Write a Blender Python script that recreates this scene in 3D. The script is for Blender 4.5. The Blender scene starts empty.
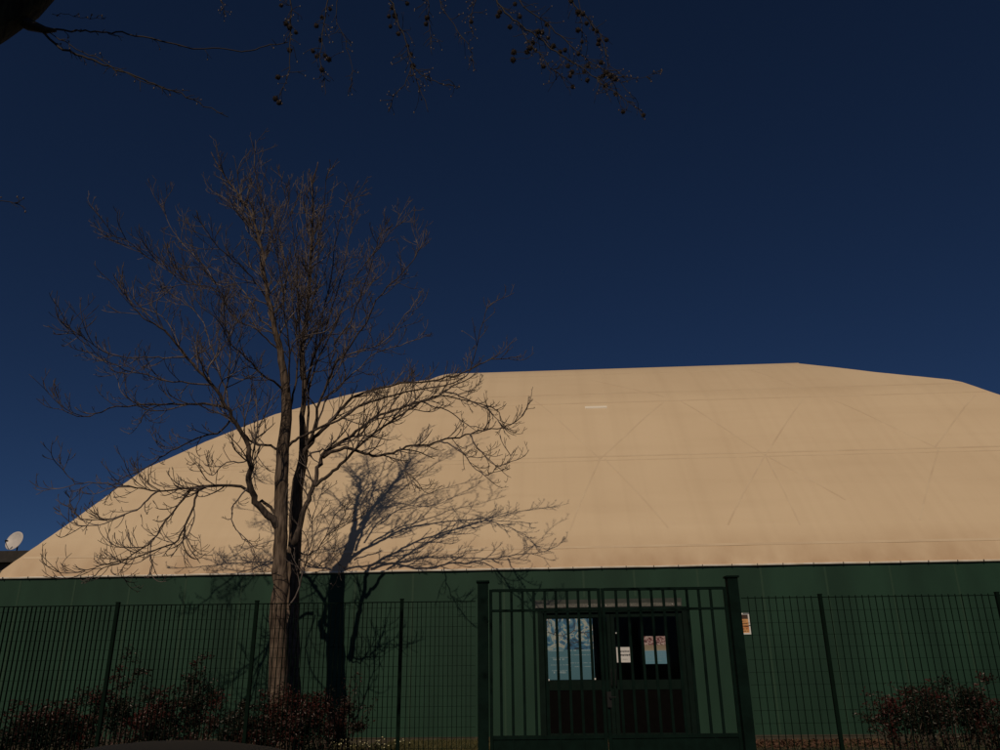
import bpy, math, random
from mathutils import Vector, Matrix, Quaternion
S = bpy.context.scene
COL = S.collection
R = math.radians

# ------------------------------------------------------------------ camera
FPX = 785.0
PITCH, ROLL = R(20.2), R(0.67)
_r0 = Vector((1, 0, 0)); _u0 = Vector((0, -math.sin(PITCH), math.cos(PITCH))); DIR = Vector((0, math.cos(PITCH), math.sin(PITCH)))
RT = _r0*math.cos(ROLL) - _u0*math.sin(ROLL)
UP = _r0*math.sin(ROLL) + _u0*math.cos(ROLL)
CAM = Vector((0, 0, 1.6))
cam_data = bpy.data.cameras.new('camera')
cam_data.sensor_width = 36; cam_data.lens = 36*FPX/1000
cam_data.clip_start = 0.05; cam_data.clip_end = 3000
cam = bpy.data.objects.new('camera', cam_data); COL.objects.link(cam)
M = Matrix((RT, UP, -DIR)).transposed().to_4x4(); M.translation = CAM
cam.matrix_world = M
S.camera = cam

# ------------------------------------------------------------------ light
SUN_AZ, SUN_EL = 15.5, 37.5            # light travels towards +Y, a little to +X, and down
world = bpy.data.worlds.new('World'); S.world = world; world.use_nodes = True
wn = world.node_tree.nodes; wl = world.node_tree.links
sky = wn.new('ShaderNodeTexSky'); sky.sky_type = 'NISHITA'; sky.sun_disc = False
sky.sun_elevation = R(SUN_EL); sky.sun_rotation = R(180+SUN_AZ)
sky.altitude = 1800; sky.air_density = 0.62; sky.dust_density = 1.2; sky.ozone_density = 10.0
bg = wn['Background']; bg.inputs['Strength'].default_value = 0.051
wl.new(sky.outputs['Color'], bg.inputs['Color'])
sd = bpy.data.lights.new('sun', 'SUN'); sd.energy = 4.9; sd.angle = R(0.5); sd.color = (1.0, 0.81, 0.61)
sun = bpy.data.objects.new('sun', sd); COL.objects.link(sun)
ld = Vector((math.sin(R(SUN_AZ))*math.cos(R(SUN_EL)), math.cos(R(SUN_AZ))*math.cos(R(SUN_EL)), -math.sin(R(SUN_EL))))
sun.rotation_mode = 'QUATERNION'; sun.rotation_quaternion = ld.to_track_quat('-Z', 'Y')
S.view_settings.view_transform = 'Standard'; S.view_settings.look = 'None'
S.view_settings.exposure = -1.20; S.view_settings.gamma = 1.0

# ------------------------------------------------------------------ measuring helpers
def ray(x, y): return DIR*FPX + RT*(x-500) - UP*(y-375)
def P(x, y, Y):
    v = ray(x, y); return CAM + v*(Y/v.y)
YAW = R(3.2)
HN = Vector((math.sin(YAW), math.cos(YAW), 0)); HT = Vector((math.cos(YAW), -math.sin(YAW), 0)); HO = Vector((0, 18.9, 0))
def H(lx, ly, z): return HO + HT*lx + HN*ly + Vector((0, 0, z))
def HL(x, y, ly=0.0):                  # pixel -> hall coordinates on a plane ly metres behind the facade
    v = ray(x, y); t = ((HO-CAM).dot(HN)+ly)/v.dot(HN); w = CAM + v*t
    return (w-HO).dot(HT), w.z

# ------------------------------------------------------------------ materials
def mat(name, col, rough=0.7, metal=0.0, var=0.0, scale=4.0, col2=None, bump=0.0, bscale=None, coat=0.0, spec=0.5, detail=6, stretch=None, stops=None):
    m = bpy.data.materials.new(name); m.use_nodes = True
    n = m.node_tree.nodes; l = m.node_tree.links; b = n['Principled BSDF']
    b.inputs['Base Color'].default_value = (*col, 1); b.inputs['Roughness'].default_value = rough
    b.inputs['Metallic'].default_value = metal; b.inputs['Specular IOR Level'].default_value = spec
    b.inputs['Coat Weight'].default_value = coat
    if var or col2 or bump:
        tc = n.new('ShaderNodeTexCoord'); mp = n.new('ShaderNodeMapping'); l.new(tc.outputs['Object'], mp.inputs[0])
        if stretch: mp.inputs['Scale'].default_value = stretch
    if var or col2:
        nt = n.new('ShaderNodeTexNoise'); nt.inputs['Scale'].default_value = scale; nt.inputs['Detail'].default_value = detail
        l.new(mp.outputs[0], nt.inputs['Vector'])
        cr = n.new('ShaderNodeValToRGB'); c2 = col2 or tuple(c*(1-var) for c in col)
        s = stops or (0.35, 0.65)
        cr.color_ramp.elements[0].position = s[0]; cr.color_ramp.elements[1].position = s[1]
        cr.color_ramp.elements[0].color = (*c2, 1); cr.color_ramp.elements[1].color = (*col, 1)
        l.new(nt.outputs['Fac'], cr.inputs[0]); l.new(cr.outputs[0], b.inputs['Base Color'])
    if bump:
        nb = n.new('ShaderNodeTexNoise'); nb.inputs['Scale'].default_value = bscale or scale*3; nb.inputs['Detail'].default_value = 8
        l.new(mp.outputs[0], nb.inputs['Vector'])
        bp = n.new('ShaderNodeBump'); bp.inputs['Strength'].default_value = bump; bp.inputs['Distance'].default_value = 0.02
        l.new(nb.outputs['Fac'], bp.inputs['Height']); l.new(bp.outputs[0], b.inputs['Normal'])
    return m

def membrane_mat():
    m = mat('cream_membrane', (0.64, 0.51, 0.345), 0.62)
    n = m.node_tree.nodes; l = m.node_tree.links; b = n['Principled BSDF']
    tc = n.new('ShaderNodeTexCoord')
    def noise(sc, stretch, det=5):
        mp = n.new('ShaderNodeMapping'); mp.inputs['Scale'].default_value = stretch; l.new(tc.outputs['Object'], mp.inputs[0])
        t = n.new('ShaderNodeTexNoise'); t.inputs['Scale'].default_value = sc; t.inputs['Detail'].default_value = det
        l.new(mp.outputs[0], t.inputs['Vector']); return t.outputs['Fac']
    def mix(fac, a, bcol):
        x = n.new('ShaderNodeMix'); x.data_type = 'RGBA'; l.new(fac, x.inputs[0])
        if isinstance(a, tuple): x.inputs[6].default_value = (*a, 1)
        else: l.new(a, x.inputs[6])
        x.inputs[7].default_value = (*bcol, 1); return x.outputs[2]
    def ramp(f, a, c, lo=0.0, hi=1.0):
        x = n.new('ShaderNodeMapRange'); l.new(f, x.inputs[0]); x.inputs[1].default_value = a; x.inputs[2].default_value = c
        x.inputs[3].default_value = lo; x.inputs[4].default_value = hi; return x.outputs[0]
    c = mix(ramp(noise(0.35, (1, 1, 1)), 0.35, 0.7, 0, 0.5), (0.66, 0.525, 0.35), (0.59, 0.455, 0.295))
    c = mix(ramp(noise(1.0, (3.6, 0.03, 0.03), 6), 0.45, 0.80, 0, 0.17), c, (0.45, 0.335, 0.21))      # run-off streaks down the slope
    c = mix(ramp(noise(1.0, (0.15, 1.4, 1.8), 4), 0.50, 0.75, 0, 0.2), c, (0.49, 0.37, 0.235))    # level bands of dirt
    # dirt gathered just above the eave
    sp = n.new('ShaderNodeSeparateXYZ'); l.new(tc.outputs['Object'], sp.inputs[0])
    e = ramp(sp.outputs[2], 4.7, 3.75, 0, 1)
    mm = n.new('ShaderNodeMath'); mm.operation = 'MULTIPLY'; l.new(e, mm.inputs[0]); l.new(ramp(noise(1.6, (1, .6, .6), 6), 0.3, 0.7, 0.25, 0.9), mm.inputs[1])
    c = mix(mm.outputs[0], c, (0.43, 0.29, 0.17))
    l.new(c, b.inputs['Base Color'])
    bp = n.new('ShaderNodeBump'); bp.inputs['Strength'].default_value = 0.35; bp.inputs['Distance'].default_value = 0.05
    l.new(noise(1.3, (0.5, 1.0, 1.0), 4), bp.inputs['Height']); l.new(bp.outputs[0], b.inputs['Normal'])
    return m

def bark_mat(name, ca, cb, sc=1.0):
    m = mat(name, ca, 0.9, spec=0.25)
    n = m.node_tree.nodes; l = m.node_tree.links; b = n['Principled BSDF']
    tc = n.new('ShaderNodeTexCoord'); mp = n.new('ShaderNodeMapping'); mp.inputs['Scale'].default_value = (sc, sc, sc*0.18); l.new(tc.outputs['Object'], mp.inputs[0])
    t = n.new('ShaderNodeTexNoise'); t.inputs['Scale'].default_value = 22; t.inputs['Detail'].default_value = 8; l.new(mp.outputs[0], t.inputs['Vector'])
    t2 = n.new('ShaderNodeTexNoise'); t2.inputs['Scale'].default_value = 1.7; t2.inputs['Detail'].default_value = 4; l.new(tc.outputs['Object'], t2.inputs['Vector'])
    cr = n.new('ShaderNodeValToRGB'); cr.color_ramp.elements[0].position = 0.36; cr.color_ramp.elements[1].position = 0.64
    cr.color_ramp.elements[0].color = (*cb, 1); cr.color_ramp.elements[1].color = (*ca, 1)
    l.new(t.outputs['Fac'], cr.inputs[0])
    x = n.new('ShaderNodeMix'); x.data_type = 'RGBA'; x.blend_type = 'MULTIPLY'; x.inputs[0].default_value = 0.7
    cr2 = n.new('ShaderNodeValToRGB'); cr2.color_ramp.elements[0].position = 0.35; cr2.color_ramp.elements[1].position = 0.65
    cr2.color_ramp.elements[0].color = (.55, .5, .42, 1); cr2.color_ramp.elements[1].color = (1, 1, 1, 1)
    l.new(t2.outputs['Fac'], cr2.inputs[0]); l.new(cr.outputs[0], x.inputs[6]); l.new(cr2.outputs[0], x.inputs[7]); l.new(x.outputs[2], b.inputs['Base Color'])
    bp = n.new('ShaderNodeBump'); bp.inputs['Strength'].default_value = 0.9; bp.inputs['Distance'].default_value = 0.02
    l.new(t.outputs['Fac'], bp.inputs['Height']); l.new(bp.outputs[0], b.inputs['Normal'])
    return m

MM = dict(
    membrane=membrane_mat(),
    seam=mat('membrane_weld', (0.635, 0.51, 0.345), 0.62, col2=(0.56, 0.435, 0.29), scale=1.1),
    patch=mat('new_patch', (0.80, 0.74, 0.62), 0.55),
    trim=mat('eave_trim', (0.86, 0.83, 0.76), 0.45, col2=(0.66, 0.60, 0.48), scale=3.0),
    clamp=mat('clamp_steel', (0.10, 0.09, 0.08), 0.5, 0.6),
    green_wall=mat('green_pvc', (0.0165, 0.0515, 0.032), 0.65, spec=0.2, col2=(0.0105, 0.035, 0.022), scale=1.0, bump=0.25, bscale=1.5, stretch=(1.0, 1.0, 0.35)),
    wall_seam=mat('green_weld', (0.023, 0.055, 0.034), 0.6, spec=0.2),
    base_strip=mat('concrete_base', (0.06, 0.052, 0.036), 0.9, var=0.4, scale=6, bump=0.3),
    fence=mat('fence_paint', (0.0035, 0.0105, 0.007), 0.8, spec=0.04, var=0.3, scale=5),
    gate=mat('gate_paint', (0.0035, 0.012, 0.009), 0.75, spec=0.05, var=0.35, scale=6),
    frame=mat('door_paint', (0.0035, 0.0115, 0.0085), 0.7, spec=0.08, var=0.25, scale=6),
    kick=mat('door_kick', (0.0022, 0.002, 0.0018), 0.7, spec=0.05, var=0.4, scale=8),
    dark=mat('dark_interior', (0.012, 0.012, 0.012), 0.8, var=0.3, scale=3),
    transom=mat('milky_transom', (0.045, 0.052, 0.038), 0.35, var=0.3, scale=9),
    transom_low=mat('milky_transom_strip', (0.14, 0.14, 0.115), 0.35, var=0.45, scale=30),
    white=mat('white_paint', (0.70, 0.70, 0.68), 0.5),
    paper=mat('paper', (0.62, 0.62, 0.60), 0.7, var=0.08, scale=20),
    ink=mat('ink', (0.05, 0.05, 0.06), 0.7),
    pale_ink=mat('pale_ink', (0.20, 0.30, 0.33), 0.6),
    bark=bark_mat('grey_brown_bark', (0.17, 0.130, 0.098), (0.048, 0.035, 0.027)),
    limb_bark=bark_mat('limb_bark', (0.105, 0.082, 0.068), (0.032, 0.025, 0.021)),
    twig=mat('twig_bark', (0.155, 0.130, 0.118), 0.7, col2=(0.042, 0.030, 0.025), scale=5.0, spec=0.35),
    near_bark=bark_mat('dark_green_bark', (0.034, 0.036, 0.018), (0.012, 0.012, 0.007), 1.6),  # dark green-brown bark tone of the near tree
    near_twig=mat('near_twig', (0.018, 0.013, 0.009), 0.8, var=0.5, scale=12),
    ball=mat('seed_ball', (0.020, 0.012, 0.008), 0.95, var=0.5, scale=60, bump=0.6),
    bud=mat('dry_bud', (0.10, 0.07, 0.045), 0.5, var=0.6, scale=30),
    asphalt=mat('asphalt', (0.050, 0.048, 0.046), 0.9, var=0.35, scale=3, bump=0.4, bscale=90),
    paving=mat('sidewalk', (0.19, 0.175, 0.15), 0.9, var=0.3, scale=2, bump=0.4, bscale=40),
    kerb=mat('kerb', (0.27, 0.25, 0.22), 0.85, var=0.3, scale=5, bump=0.3),
    line=mat('road_line', (0.7, 0.7, 0.67), 0.8, var=0.25, scale=9),
    soil=mat('soil', (0.045, 0.032, 0.018), 0.95, col2=(0.028, 0.034, 0.011), scale=1.4, bump=0.8, bscale=25),
    litter=mat('leaf_litter', (0.11, 0.055, 0.03), 0.8, col2=(0.05, 0.022, 0.012), scale=7),
    grass=mat('grass', (0.045, 0.05, 0.012), 0.7, col2=(0.08, 0.07, 0.02), scale=3),
    flower=mat('pale_flower', (0.55, 0.52, 0.30), 0.6),
    red_leaf=mat('red_leaf', (0.048, 0.008, 0.006), 0.45, col2=(0.017, 0.007, 0.004), scale=2.2, spec=0.4),
    dark_leaf=mat('dark_leaf', (0.014, 0.012, 0.0055), 0.45, col2=(0.006, 0.008, 0.003), scale=2.2, spec=0.35),
    stem=mat('bush_stem', (0.05, 0.035, 0.025), 0.8),
    dish=mat('dish_white', (0.55, 0.52, 0.49), 0.5, var=0.12, scale=5),
    metal=mat('grey_metal', (0.009, 0.010, 0.010), 0.6, 0.0, spec=0.2),
    house=mat('house_plaster', (0.10, 0.085, 0.07), 0.9, var=0.2, scale=2),
    roof_tile=mat('dark_roof', (0.030, 0.026, 0.022), 0.85, var=0.4, scale=4, bump=0.4),
    car=mat('car_paint', (0.012, 0.014, 0.013), 0.6, 0.0, spec=0.2),
    car_dark=mat('car_trim', (0.010, 0.012, 0.011), 0.45),
    glass_dark=mat('car_glass', (0.008, 0.010, 0.011), 0.06, spec=0.6),
    tyre=mat('rubber', (0.015, 0.015, 0.015), 0.9),
    rim=mat('alloy', (0.4, 0.4, 0.41), 0.3, 0.9),
    lamp_red=mat('lamp_red', (0.30, 0.01, 0.01), 0.15),
    lamp_clear=mat('lamp_clear', (0.6, 0.62, 0.62), 0.1),
    plate=mat('plate', (0.7, 0.7, 0.68), 0.5),
    orange_paper=mat('orange_paper', (0.62, 0.33, 0.13), 0.6, col2=(0.45, 0.16, 0.05), scale=14, stops=(0.3, 0.55)),
    brown=mat('notice_header', (0.05, 0.022, 0.012), 0.6),
)
g = bpy.data.materials.new('door_glass'); g.use_nodes = True
b_ = g.node_tree.nodes['Principled BSDF']; b_.inputs['Base Color'].default_value = (.75, .85, .82, 1); b_.inputs['Roughness'].default_value = 0.03
b_.inputs['Transmission Weight'].default_value = 1.0; b_.inputs['IOR'].default_value = 1.12
MM['glass'] = g

def poster_mat(name, mode):
    m = mat(name, (0.1, 0.3, 0.4), 0.45)
    n = m.node_tree.nodes; l = m.node_tree.links; b = n['Principled BSDF']
    tc = n.new('ShaderNodeTexCoord'); sp = n.new('ShaderNodeSeparateXYZ'); l.new(tc.outputs['Generated'], sp.inputs[0])
    t = n.new('ShaderNodeTexNoise'); t.inputs['Scale'].default_value = 6.5 if mode else 4.2; t.inputs['Detail'].default_value = 3; t.inputs['Distortion'].default_value = 1.6
    l.new(tc.outputs['Generated'], t.inputs['Vector'])
    cr = n.new('ShaderNodeValToRGB'); l.new(t.outputs['Fac'], cr.inputs[0])
    e = cr.color_ramp.elements
    if mode == 0: cols = [(0.34, (0.01, 0.03, 0.05)), (0.43, (0.02, 0.10, 0.20)), (0.50, (0.07, 0.20, 0.28)), (0.56, (0.36, 0.38, 0.31)), (0.63, (0.04, 0.16, 0.28)), (0.70, (0.02, 0.05, 0.09))]
    else: cols = [(0.36, (0.05, 0.015, 0.015)), (0.46, (0.16, 0.05, 0.055)), (0.52, (0.5, 0.44, 0.40)), (0.58, (0.19, 0.07, 0.08)), (0.68, (0.08, 0.02, 0.02))]
    e[0].position, e[0].color = cols[0][0], (*cols[0][1], 1); e[1].position, e[1].color = cols[-1][0], (*cols[-1][1], 1)
    for p, c in cols[1:-1]:
        k = e.new(p); k.color = (*c, 1)
    lo = n.new('ShaderNodeValToRGB'); l.new(sp.outputs[2], lo.inputs[0]); q = lo.color_ramp.elements
    if mode == 0:
        q[0].color = (0.05, 0.14, 0.18, 1); q[1].position = 0.5; q[1].color = (0.055, 0.155, 0.20, 1)
    else:
        q[0].color = (0.10, 0.24, 0.31, 1); q[1].position = 0.62; q[1].color = (0.22, 0.18, 0.12, 1)
        k = q.new(0.45); k.color = (0.10, 0.24, 0.33, 1); k = q.new(0.5); k.color = (0.25, 0.22, 0.16, 1)
    st = n.new('ShaderNodeMath'); st.operation = 'GREATER_THAN'; l.new(sp.outputs[2], st.inputs[0]); st.inputs[1].default_value = 0.49 if mode == 0 else 0.68
    x = n.new('ShaderNodeMix'); x.data_type = 'RGBA'; l.new(st.outputs[0], x.inputs[0]); l.new(lo.outputs[0], x.inputs[6]); l.new(cr.outputs[0], x.inputs[7])
    l.new(x.outputs[2], b.inputs['Base Color'])
    return m
MM['poster_blue'] = poster_mat('poster_blue', 0); MM['poster_red'] = poster_mat('poster_red', 1)

# ------------------------------------------------------------------ mesh helpers
class MB:
    def __init__(s): s.v = []; s.f = []
    def add(s, vs, fs):
        o = len(s.v); s.v += [tuple(v) for v in vs]; s.f += [tuple(i+o for i in f) for f in fs]
    def box(s, x0, y0, z0, x1, y1, z1, T=None):
        vs = [Vector((x, y, z)) for z in (z0, z1) for y in (y0, y1) for x in (x0, x1)]
        if T: vs = [T(v) for v in vs]
        s.add(vs, [(0, 2, 3, 1), (4, 5, 7, 6), (0, 1, 5, 4), (2, 6, 7, 3), (0, 4, 6, 2), (1, 3, 7, 5)])
    def bar(s, a, b, w, h, up=Vector((0, 0, 1))):
        a = Vector(a); b = Vector(b); d = (b-a).normalized(); sx = d.cross(up).normalized(); uy = sx.cross(d)
        vs = [p + sx*(w/2*i) + uy*(h/2*j) for p in (a, b) for i, j in ((-1, -1), (1, -1), (1, 1), (-1, 1))]
        s.add(vs, [(3, 2, 1, 0), (4, 5, 6, 7), (0, 1, 5, 4), (1, 2, 6, 5), (2, 3, 7, 6), (3, 0, 4, 7)])
    def tube(s, pts, rad, n=6, cap=True, wob=0.0, rnd=None):
        N = len(pts); vs = []; fs = []
        t = (pts[1]-pts[0]).normalized()
        u = t.orthogonal().normalized()
        for i in range(N):
            t2 = (pts[min(i+1, N-1)]-pts[max(i-1, 0)])
            if t2.length < 1e-9: t2 = t.copy()
            t2.normalize()
            u = (u - t2*u.dot(t2))
            u = t2.orthogonal().normalized() if u.length < 1e-6 else u.normalized()
            w = t2.cross(u)
            for k in range(n):
                a = 2*math.pi*k/n; rr = rad[i]
                if wob: rr *= 1 + wob*math.sin(3*a+i*.35)*.5 + wob*(rnd.random()-.5)
                vs.append(pts[i] + u*(math.cos(a)*rr) + w*(math.sin(a)*rr))
            t = t2
        for i in range(N-1):
            for k in range(n):
                fs.append((i*n+k, i*n+(k+1) % n, (i+1)*n+(k+1) % n, (i+1)*n+k))
        if cap: fs.append(tuple(range(n-1, -1, -1))); fs.append(tuple((N-1)*n+k for k in range(n)))
        s.add(vs, fs)
    def ball(s, c, r, seg=8, sq=(1, 1, 1)):
        vs = []; fs = []; c = Vector(c); rings = seg//2+1
        for i in range(rings+1):
            th = math.pi*i/rings
            for k in range(seg):
                a = 2*math.pi*k/seg
                vs.append(c + Vector((r*sq[0]*math.sin(th)*math.cos(a), r*sq[1]*math.sin(th)*math.sin(a), r*sq[2]*math.cos(th))))
        for i in range(rings):
            for k in range(seg): fs.append((i*seg+k, (i+1)*seg+k, (i+1)*seg+(k+1) % seg, i*seg+(k+1) % seg))
        s.add(vs, fs)
    def build(s, name, m, parent=None, smooth=False, inv=None):
        me = bpy.data.meshes.new(name)
        vs = s.v if inv is None else [tuple(inv @ Vector(v)) for v in s.v]
        me.from_pydata(vs, [], s.f); me.validate(); me.materials.append(m)
        if smooth:
            me.polygons.foreach_set('use_smooth', [True]*len(me.polygons))
        o = bpy.data.objects.new(name, me); COL.objects.link(o)
        if parent is not None: o.parent = parent
        return o

def tag(o, label=None, cat=None, group=None, kind=None):
    if label: o['label'] = label
    if cat: o['category'] = cat
    if group: o['group'] = group
    if kind: o['kind'] = kind
    return o
def empty(name, loc, label, cat, group=None, rz=0.0):
    o = bpy.data.objects.new(name, None); COL.objects.link(o); o.location = loc; o.rotation_euler = (0, 0, rz)
    o.empty_display_size = 0.3
    return tag(o, label, cat, group)
def inv_of(e): return (Matrix.Translation(e.location) @ e.rotation_euler.to_matrix().to_4x4()).inverted()
def copy_tree(o, parent=None):
    c = o.copy(); COL.objects.link(c)
    if parent is not None: c.parent = parent
    for ch in list(o.children): copy_tree(ch, c)
    return c
def bevel(o, w=0.004, seg=2):
    md = o.modifiers.new('bevel', 'BEVEL'); md.width = w; md.segments = seg; md.limit_method = 'ANGLE'; return o

# ------------------------------------------------------------------ ground, road, path
def struct(name, mb, m, label):
    return tag(mb.build(name, m), label, None, None, 'structure')
mb = MB(); mb.add([(-900, 8.6, -0.02), (900, 8.6, -0.02), (900, 1500, -0.02), (-900, 1500, -0.02), (-900, 8.6, -1.0), (900, 8.6, -1.0), (900, 1500, -1.0), (-900, 1500, -1.0)], [(0, 1, 2, 3), (7, 6, 5, 4), (4, 5, 1, 0)])
struct('ground', mb, MM['soil'], 'bare soil and thin grass between fence and hall')
mb = MB(); mb.add([(-900, -700, -0.14), (900, -700, -0.14), (900, 8.42, -0.14), (-900, 8.42, -0.14)], [(0, 1, 2, 3)])
struct('road', mb, MM['asphalt'], 'dark asphalt road in front of the fence')
mb = MB(); mb.box(-300, 8.42, -0.3, 300, 8.6, 0.0)
struct('kerb', mb, MM['kerb'], 'pale stone kerb beside the road')
mb = MB(); mb.box(-300, 8.6, -0.3, 300, 11.72, 0.004)
struct('pavement', mb, MM['paving'], 'grey paved sidewalk before the fence')
mb = MB()
for i in range(-20, 21): mb.box(i*6.0, -3.2, -0.139, i*6.0+3, -3.08, -0.136)
struct('road_marking', mb, MM['line'], 'white dashed centre line')

# ------------------------------------------------------------------ the hall
hall = empty('tennis_hall', HO, 'cream membrane roofed sports hall with dark green walls filling the right and middle', 'sports hall', rz=-YAW)
# roof profile: ly (metres behind the facade) -> z
R1, R2, R3, RC = 2.9, 5.5, 9.6, 13.0
prof = [(0.0, 3.69)]
for ly, py in ((0.30, 545), (R1, 454), (R2, 392), (R3, 367.6)):
    prof.append((ly, HL(700, py, ly)[1]))
ztop = prof[-1][1]
prof.append((RC, ztop+0.35))
def herm(pts, x):
    n = len(pts)
    for i in range(n-1):
        if x <= pts[i+1][0] or i == n-2:
            x0, y0 = pts[i]; x1, y1 = pts[i+1]; h = x1-x0; s = (y1-y0)/h
            sp = (pts[i][1]-pts[i-1][1])/(pts[i][0]-pts[i-1][0]) if i > 0 else s
            sn = (pts[i+2][1]-pts[i+1][1])/(pts[i+2][0]-pts[i+1][0]) if i+2 < n else s
            m0 = s*.5+sp*.5; m1 = s*.5+sn*.5
            if sp*s > 0: m0 = 2*sp*s/(sp+s)
            if sn*s > 0: m1 = 2*sn*s/(sn+s)
            t = max(0, min(1, (x-x0)/h))
            return y0*(2*t**3-3*t*t+1) + m0*h*(t**3-2*t*t+t) + y1*(3*t*t-2*t**3) + m1*h*(t**3-t*t)
def prof_z(ly): return herm(prof, ly)
def hit(x, y):
    last = None
    for i in range(0, 1101):
        ly = 11.0*i/1100
        lx, z = HL(x, y, ly); dd = z-prof_z(ly)
        if last is not None and last*dd <= 0: return ly, lx
        last = dd
    return None
def boundary(pix):
    out = []
    dn_ = []
    for a, b in zip(pix[:-1], pix[1:]):
        k = max(1, int(math.hypot(a[0]-b[0], a[1]-b[1])/7))
        dn_ += [(a[0]+(b[0]-a[0])*i/k, a[1]+(b[1]-a[1])*i/k) for i in range(k)]
    pix = dn_+[pix[-1]]
    for x, y in pix:
        h_ = hit(x, y)
        if h_: out.append(h_)
    out.sort(); return out
Lb = boundary([(2, 570.5), (26, 553.5), (67, 525), (115, 490), (146, 468.5), (179, 454), (205, 442), (230, 432), (275, 414.5), (310, 405), (345, 395.5), (379, 388), (397, 383.3), (430, 379.8)])
Rb = boundary([(799, 363.5), (836, 367.4), (874, 372), (912, 375.8), (950, 379.6), (962, 382), (981, 388.5), (1000, 395), (1030, 407), (1060, 421), (1130, 460)])
print('roof boundary', Lb, Rb)
eaveL = HL(-3, 578)[0]; eaveR = HL(1330, 556)[0]
topL = HL(462, 378, R3)[0]
Lb = [(0.0, eaveL)] + [q for q in Lb if 0.05 < q[0] < R3-.02] + [(R3, topL), (RC, topL+1.2)]
topR = HL(798, 364, R3)[0]
Rb = [(0.0, eaveR)] + [q for q in Rb if 0.05 < q[0] < R3-.02] + [(R3, topR), (RC, topR-0.6)]
def lin(pts, x):
    for i in range(len(pts)-1):
        if x <= pts[i+1][0]:
            a, b = pts[i], pts[i+1]; return a[1]+(b[1]-a[1])*(x-a[0])/max(1e-6, (b[0]-a[0]))
    return pts[-1][1]
lys = sorted(set([0, .1, .30, R1, R2, R3, 10.6, 12, RC]+[.3+.26*i for i in range(1, 36)]+[round(q[0], 3) for q in Lb+Rb if q[0] < R3-.06]))
NX = 120
rnd = random.Random(5)
def sag(t, ly):   # cloth hangs in shallow waves between its fixings
    return 0.004*math.sin(t*95)+0.004*math.sin(t*41+ly)
mb = MB(); vs = []; fs = []
rows = []
for ly in lys: rows.append((ly, ly, prof_z(ly)))
for ly in reversed(lys[:-1]): rows.append((ly, 2*RC-ly, prof_z(ly)))
for (k, y, z) in rows:
    a, b = lin(Lb, k), lin(Rb, k)
    for i in range(NX+1):
        t = i/NX
        w = max(0.0, 1-k/1.2)
        vs.append((a+(b-a)*t, y - (sag(t, k)*w if y < RC else 0), z))
W_ = NX+1
for j in range(len(rows)-1):
    for i in range(NX): fs.append((j*W_+i, j*W_+i+1, (j+1)*W_+i+1, (j+1)*W_+i))
mb.add(vs, fs)
# ends
nr = len(lys)
for side, bd in ((0, Lb), (1, Rb)):
    idx = 0 if side == 0 else NX
    ev = []; ef = []; K = 12
    for j, ly in enumerate(lys):
        for q in range(K+1):
            y = ly + (2*RC-2*ly)*q/K
            ev.append((lin(bd, ly), y, prof_z(ly)))
    for j in range(nr-1):
        for q in range(K):
            f = (j*(K+1)+q, j*(K+1)+q+1, (j+1)*(K+1)+q+1, (j+1)*(K+1)+q)
            ef.append(f if side else f[::-1])
    mb.add(ev, ef)
roof = mb.build('roof_membrane', MM['membrane'], hall, smooth=True)
# shade smooth only inside the big faces: keep the hips crisp
md = roof.modifiers.new('weld', 'WELD'); md.merge_threshold = 0.001
md = roof.modifiers.new('edge_split', 'EDGE_SPLIT'); md.split_angle = R(35)

# weld bands on the membrane, raised a few millimetres and following the profile
def band(p0, p1, w=0.07, name='weld_band', m='seam', off=0.004, steps=40):
    """p: (lx, ly)"""
    mb = MB(); vs = []
    for i in range(steps+1):
        t = i/steps; lx = p0[0]+(p1[0]-p0[0])*t; ly = p0[1]+(p1[1]-p0[1])*t
        def pt(ly): return Vector((lx, ly, prof_z(ly)))
        e = 0.02; tan = (pt(min(ly+e, RC-.1))-pt(max(ly-e, 0))).normalized(); nrm = Vector((0, -tan.z, tan.y))
        if nrm.z < 0: nrm = -nrm
        run = (Vector((p1[0]-p0[0], 0, 0)) + tan*(p1[1]-p0[1])*1.6).normalized(); side = nrm.cross(run).normalized()
        c = pt(ly)
        for s_, o_ in ((-1, -.02), (-.8, off), (.8, off), (1, -.02)): vs.append(c+side*(w/2*s_)+nrm*o_)
    fs = []
    for i in range(steps):
        for k in range(3): fs.append((i*4+k, i*4+k+1, (i+1)*4+k+1, (i+1)*4+k))
    mb.add(vs, fs); return mb.build(name, MM[m], hall, smooth=False)
def px2(x, y):
    h_ = hit(x, y); return (h_[1], h_[0]) if h_ else None
for py, w, of in ((391, .06, .005), (400, .05, .005), (454, .06, .006), (458, .04, .004), (545, .07, .007), (371.5, .05, .004)):
    ly = hit(700, py)[0]; band((lin(Lb, ly)+.1, ly), (lin(Rb, ly)-.1, ly), w*1.3, steps=120, off=of)
for a, b in (((765, 455), (805, 397)), ((765, 455), (680, 401)), ((765, 455), (728, 525)), ((765, 455), (800, 525)), ((600, 459), (535, 401)), ((600, 459), (664, 402)),
             ((600, 459), (570, 530)), ((605, 459), (668, 528)), ((935, 447), (828, 398)), ((938, 450), (920, 520)), ((765, 455), (845, 500)), ((430, 466), (500, 403)), ((430, 466), (380, 410)), ((430, 466), (465, 535)), ((935, 447), (975, 395)), ((805, 390), (750, 370)), ((664, 397), (590, 380)), ((300, 473), (340, 410)), ((300, 473), (230, 455))):
    p0, p1 = px2(*a), px2(*b)
    if p0 and p1: band(p0, p1, .06, steps=24, off=.003)
# white repair patch
pa, pb = px2(585, 408), px2(607, 408)
band((pa[0], pa[1]), (pb[0], pa[1]), 0.15, 'repair_patch', 'patch', off=0.02, steps=6)
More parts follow.
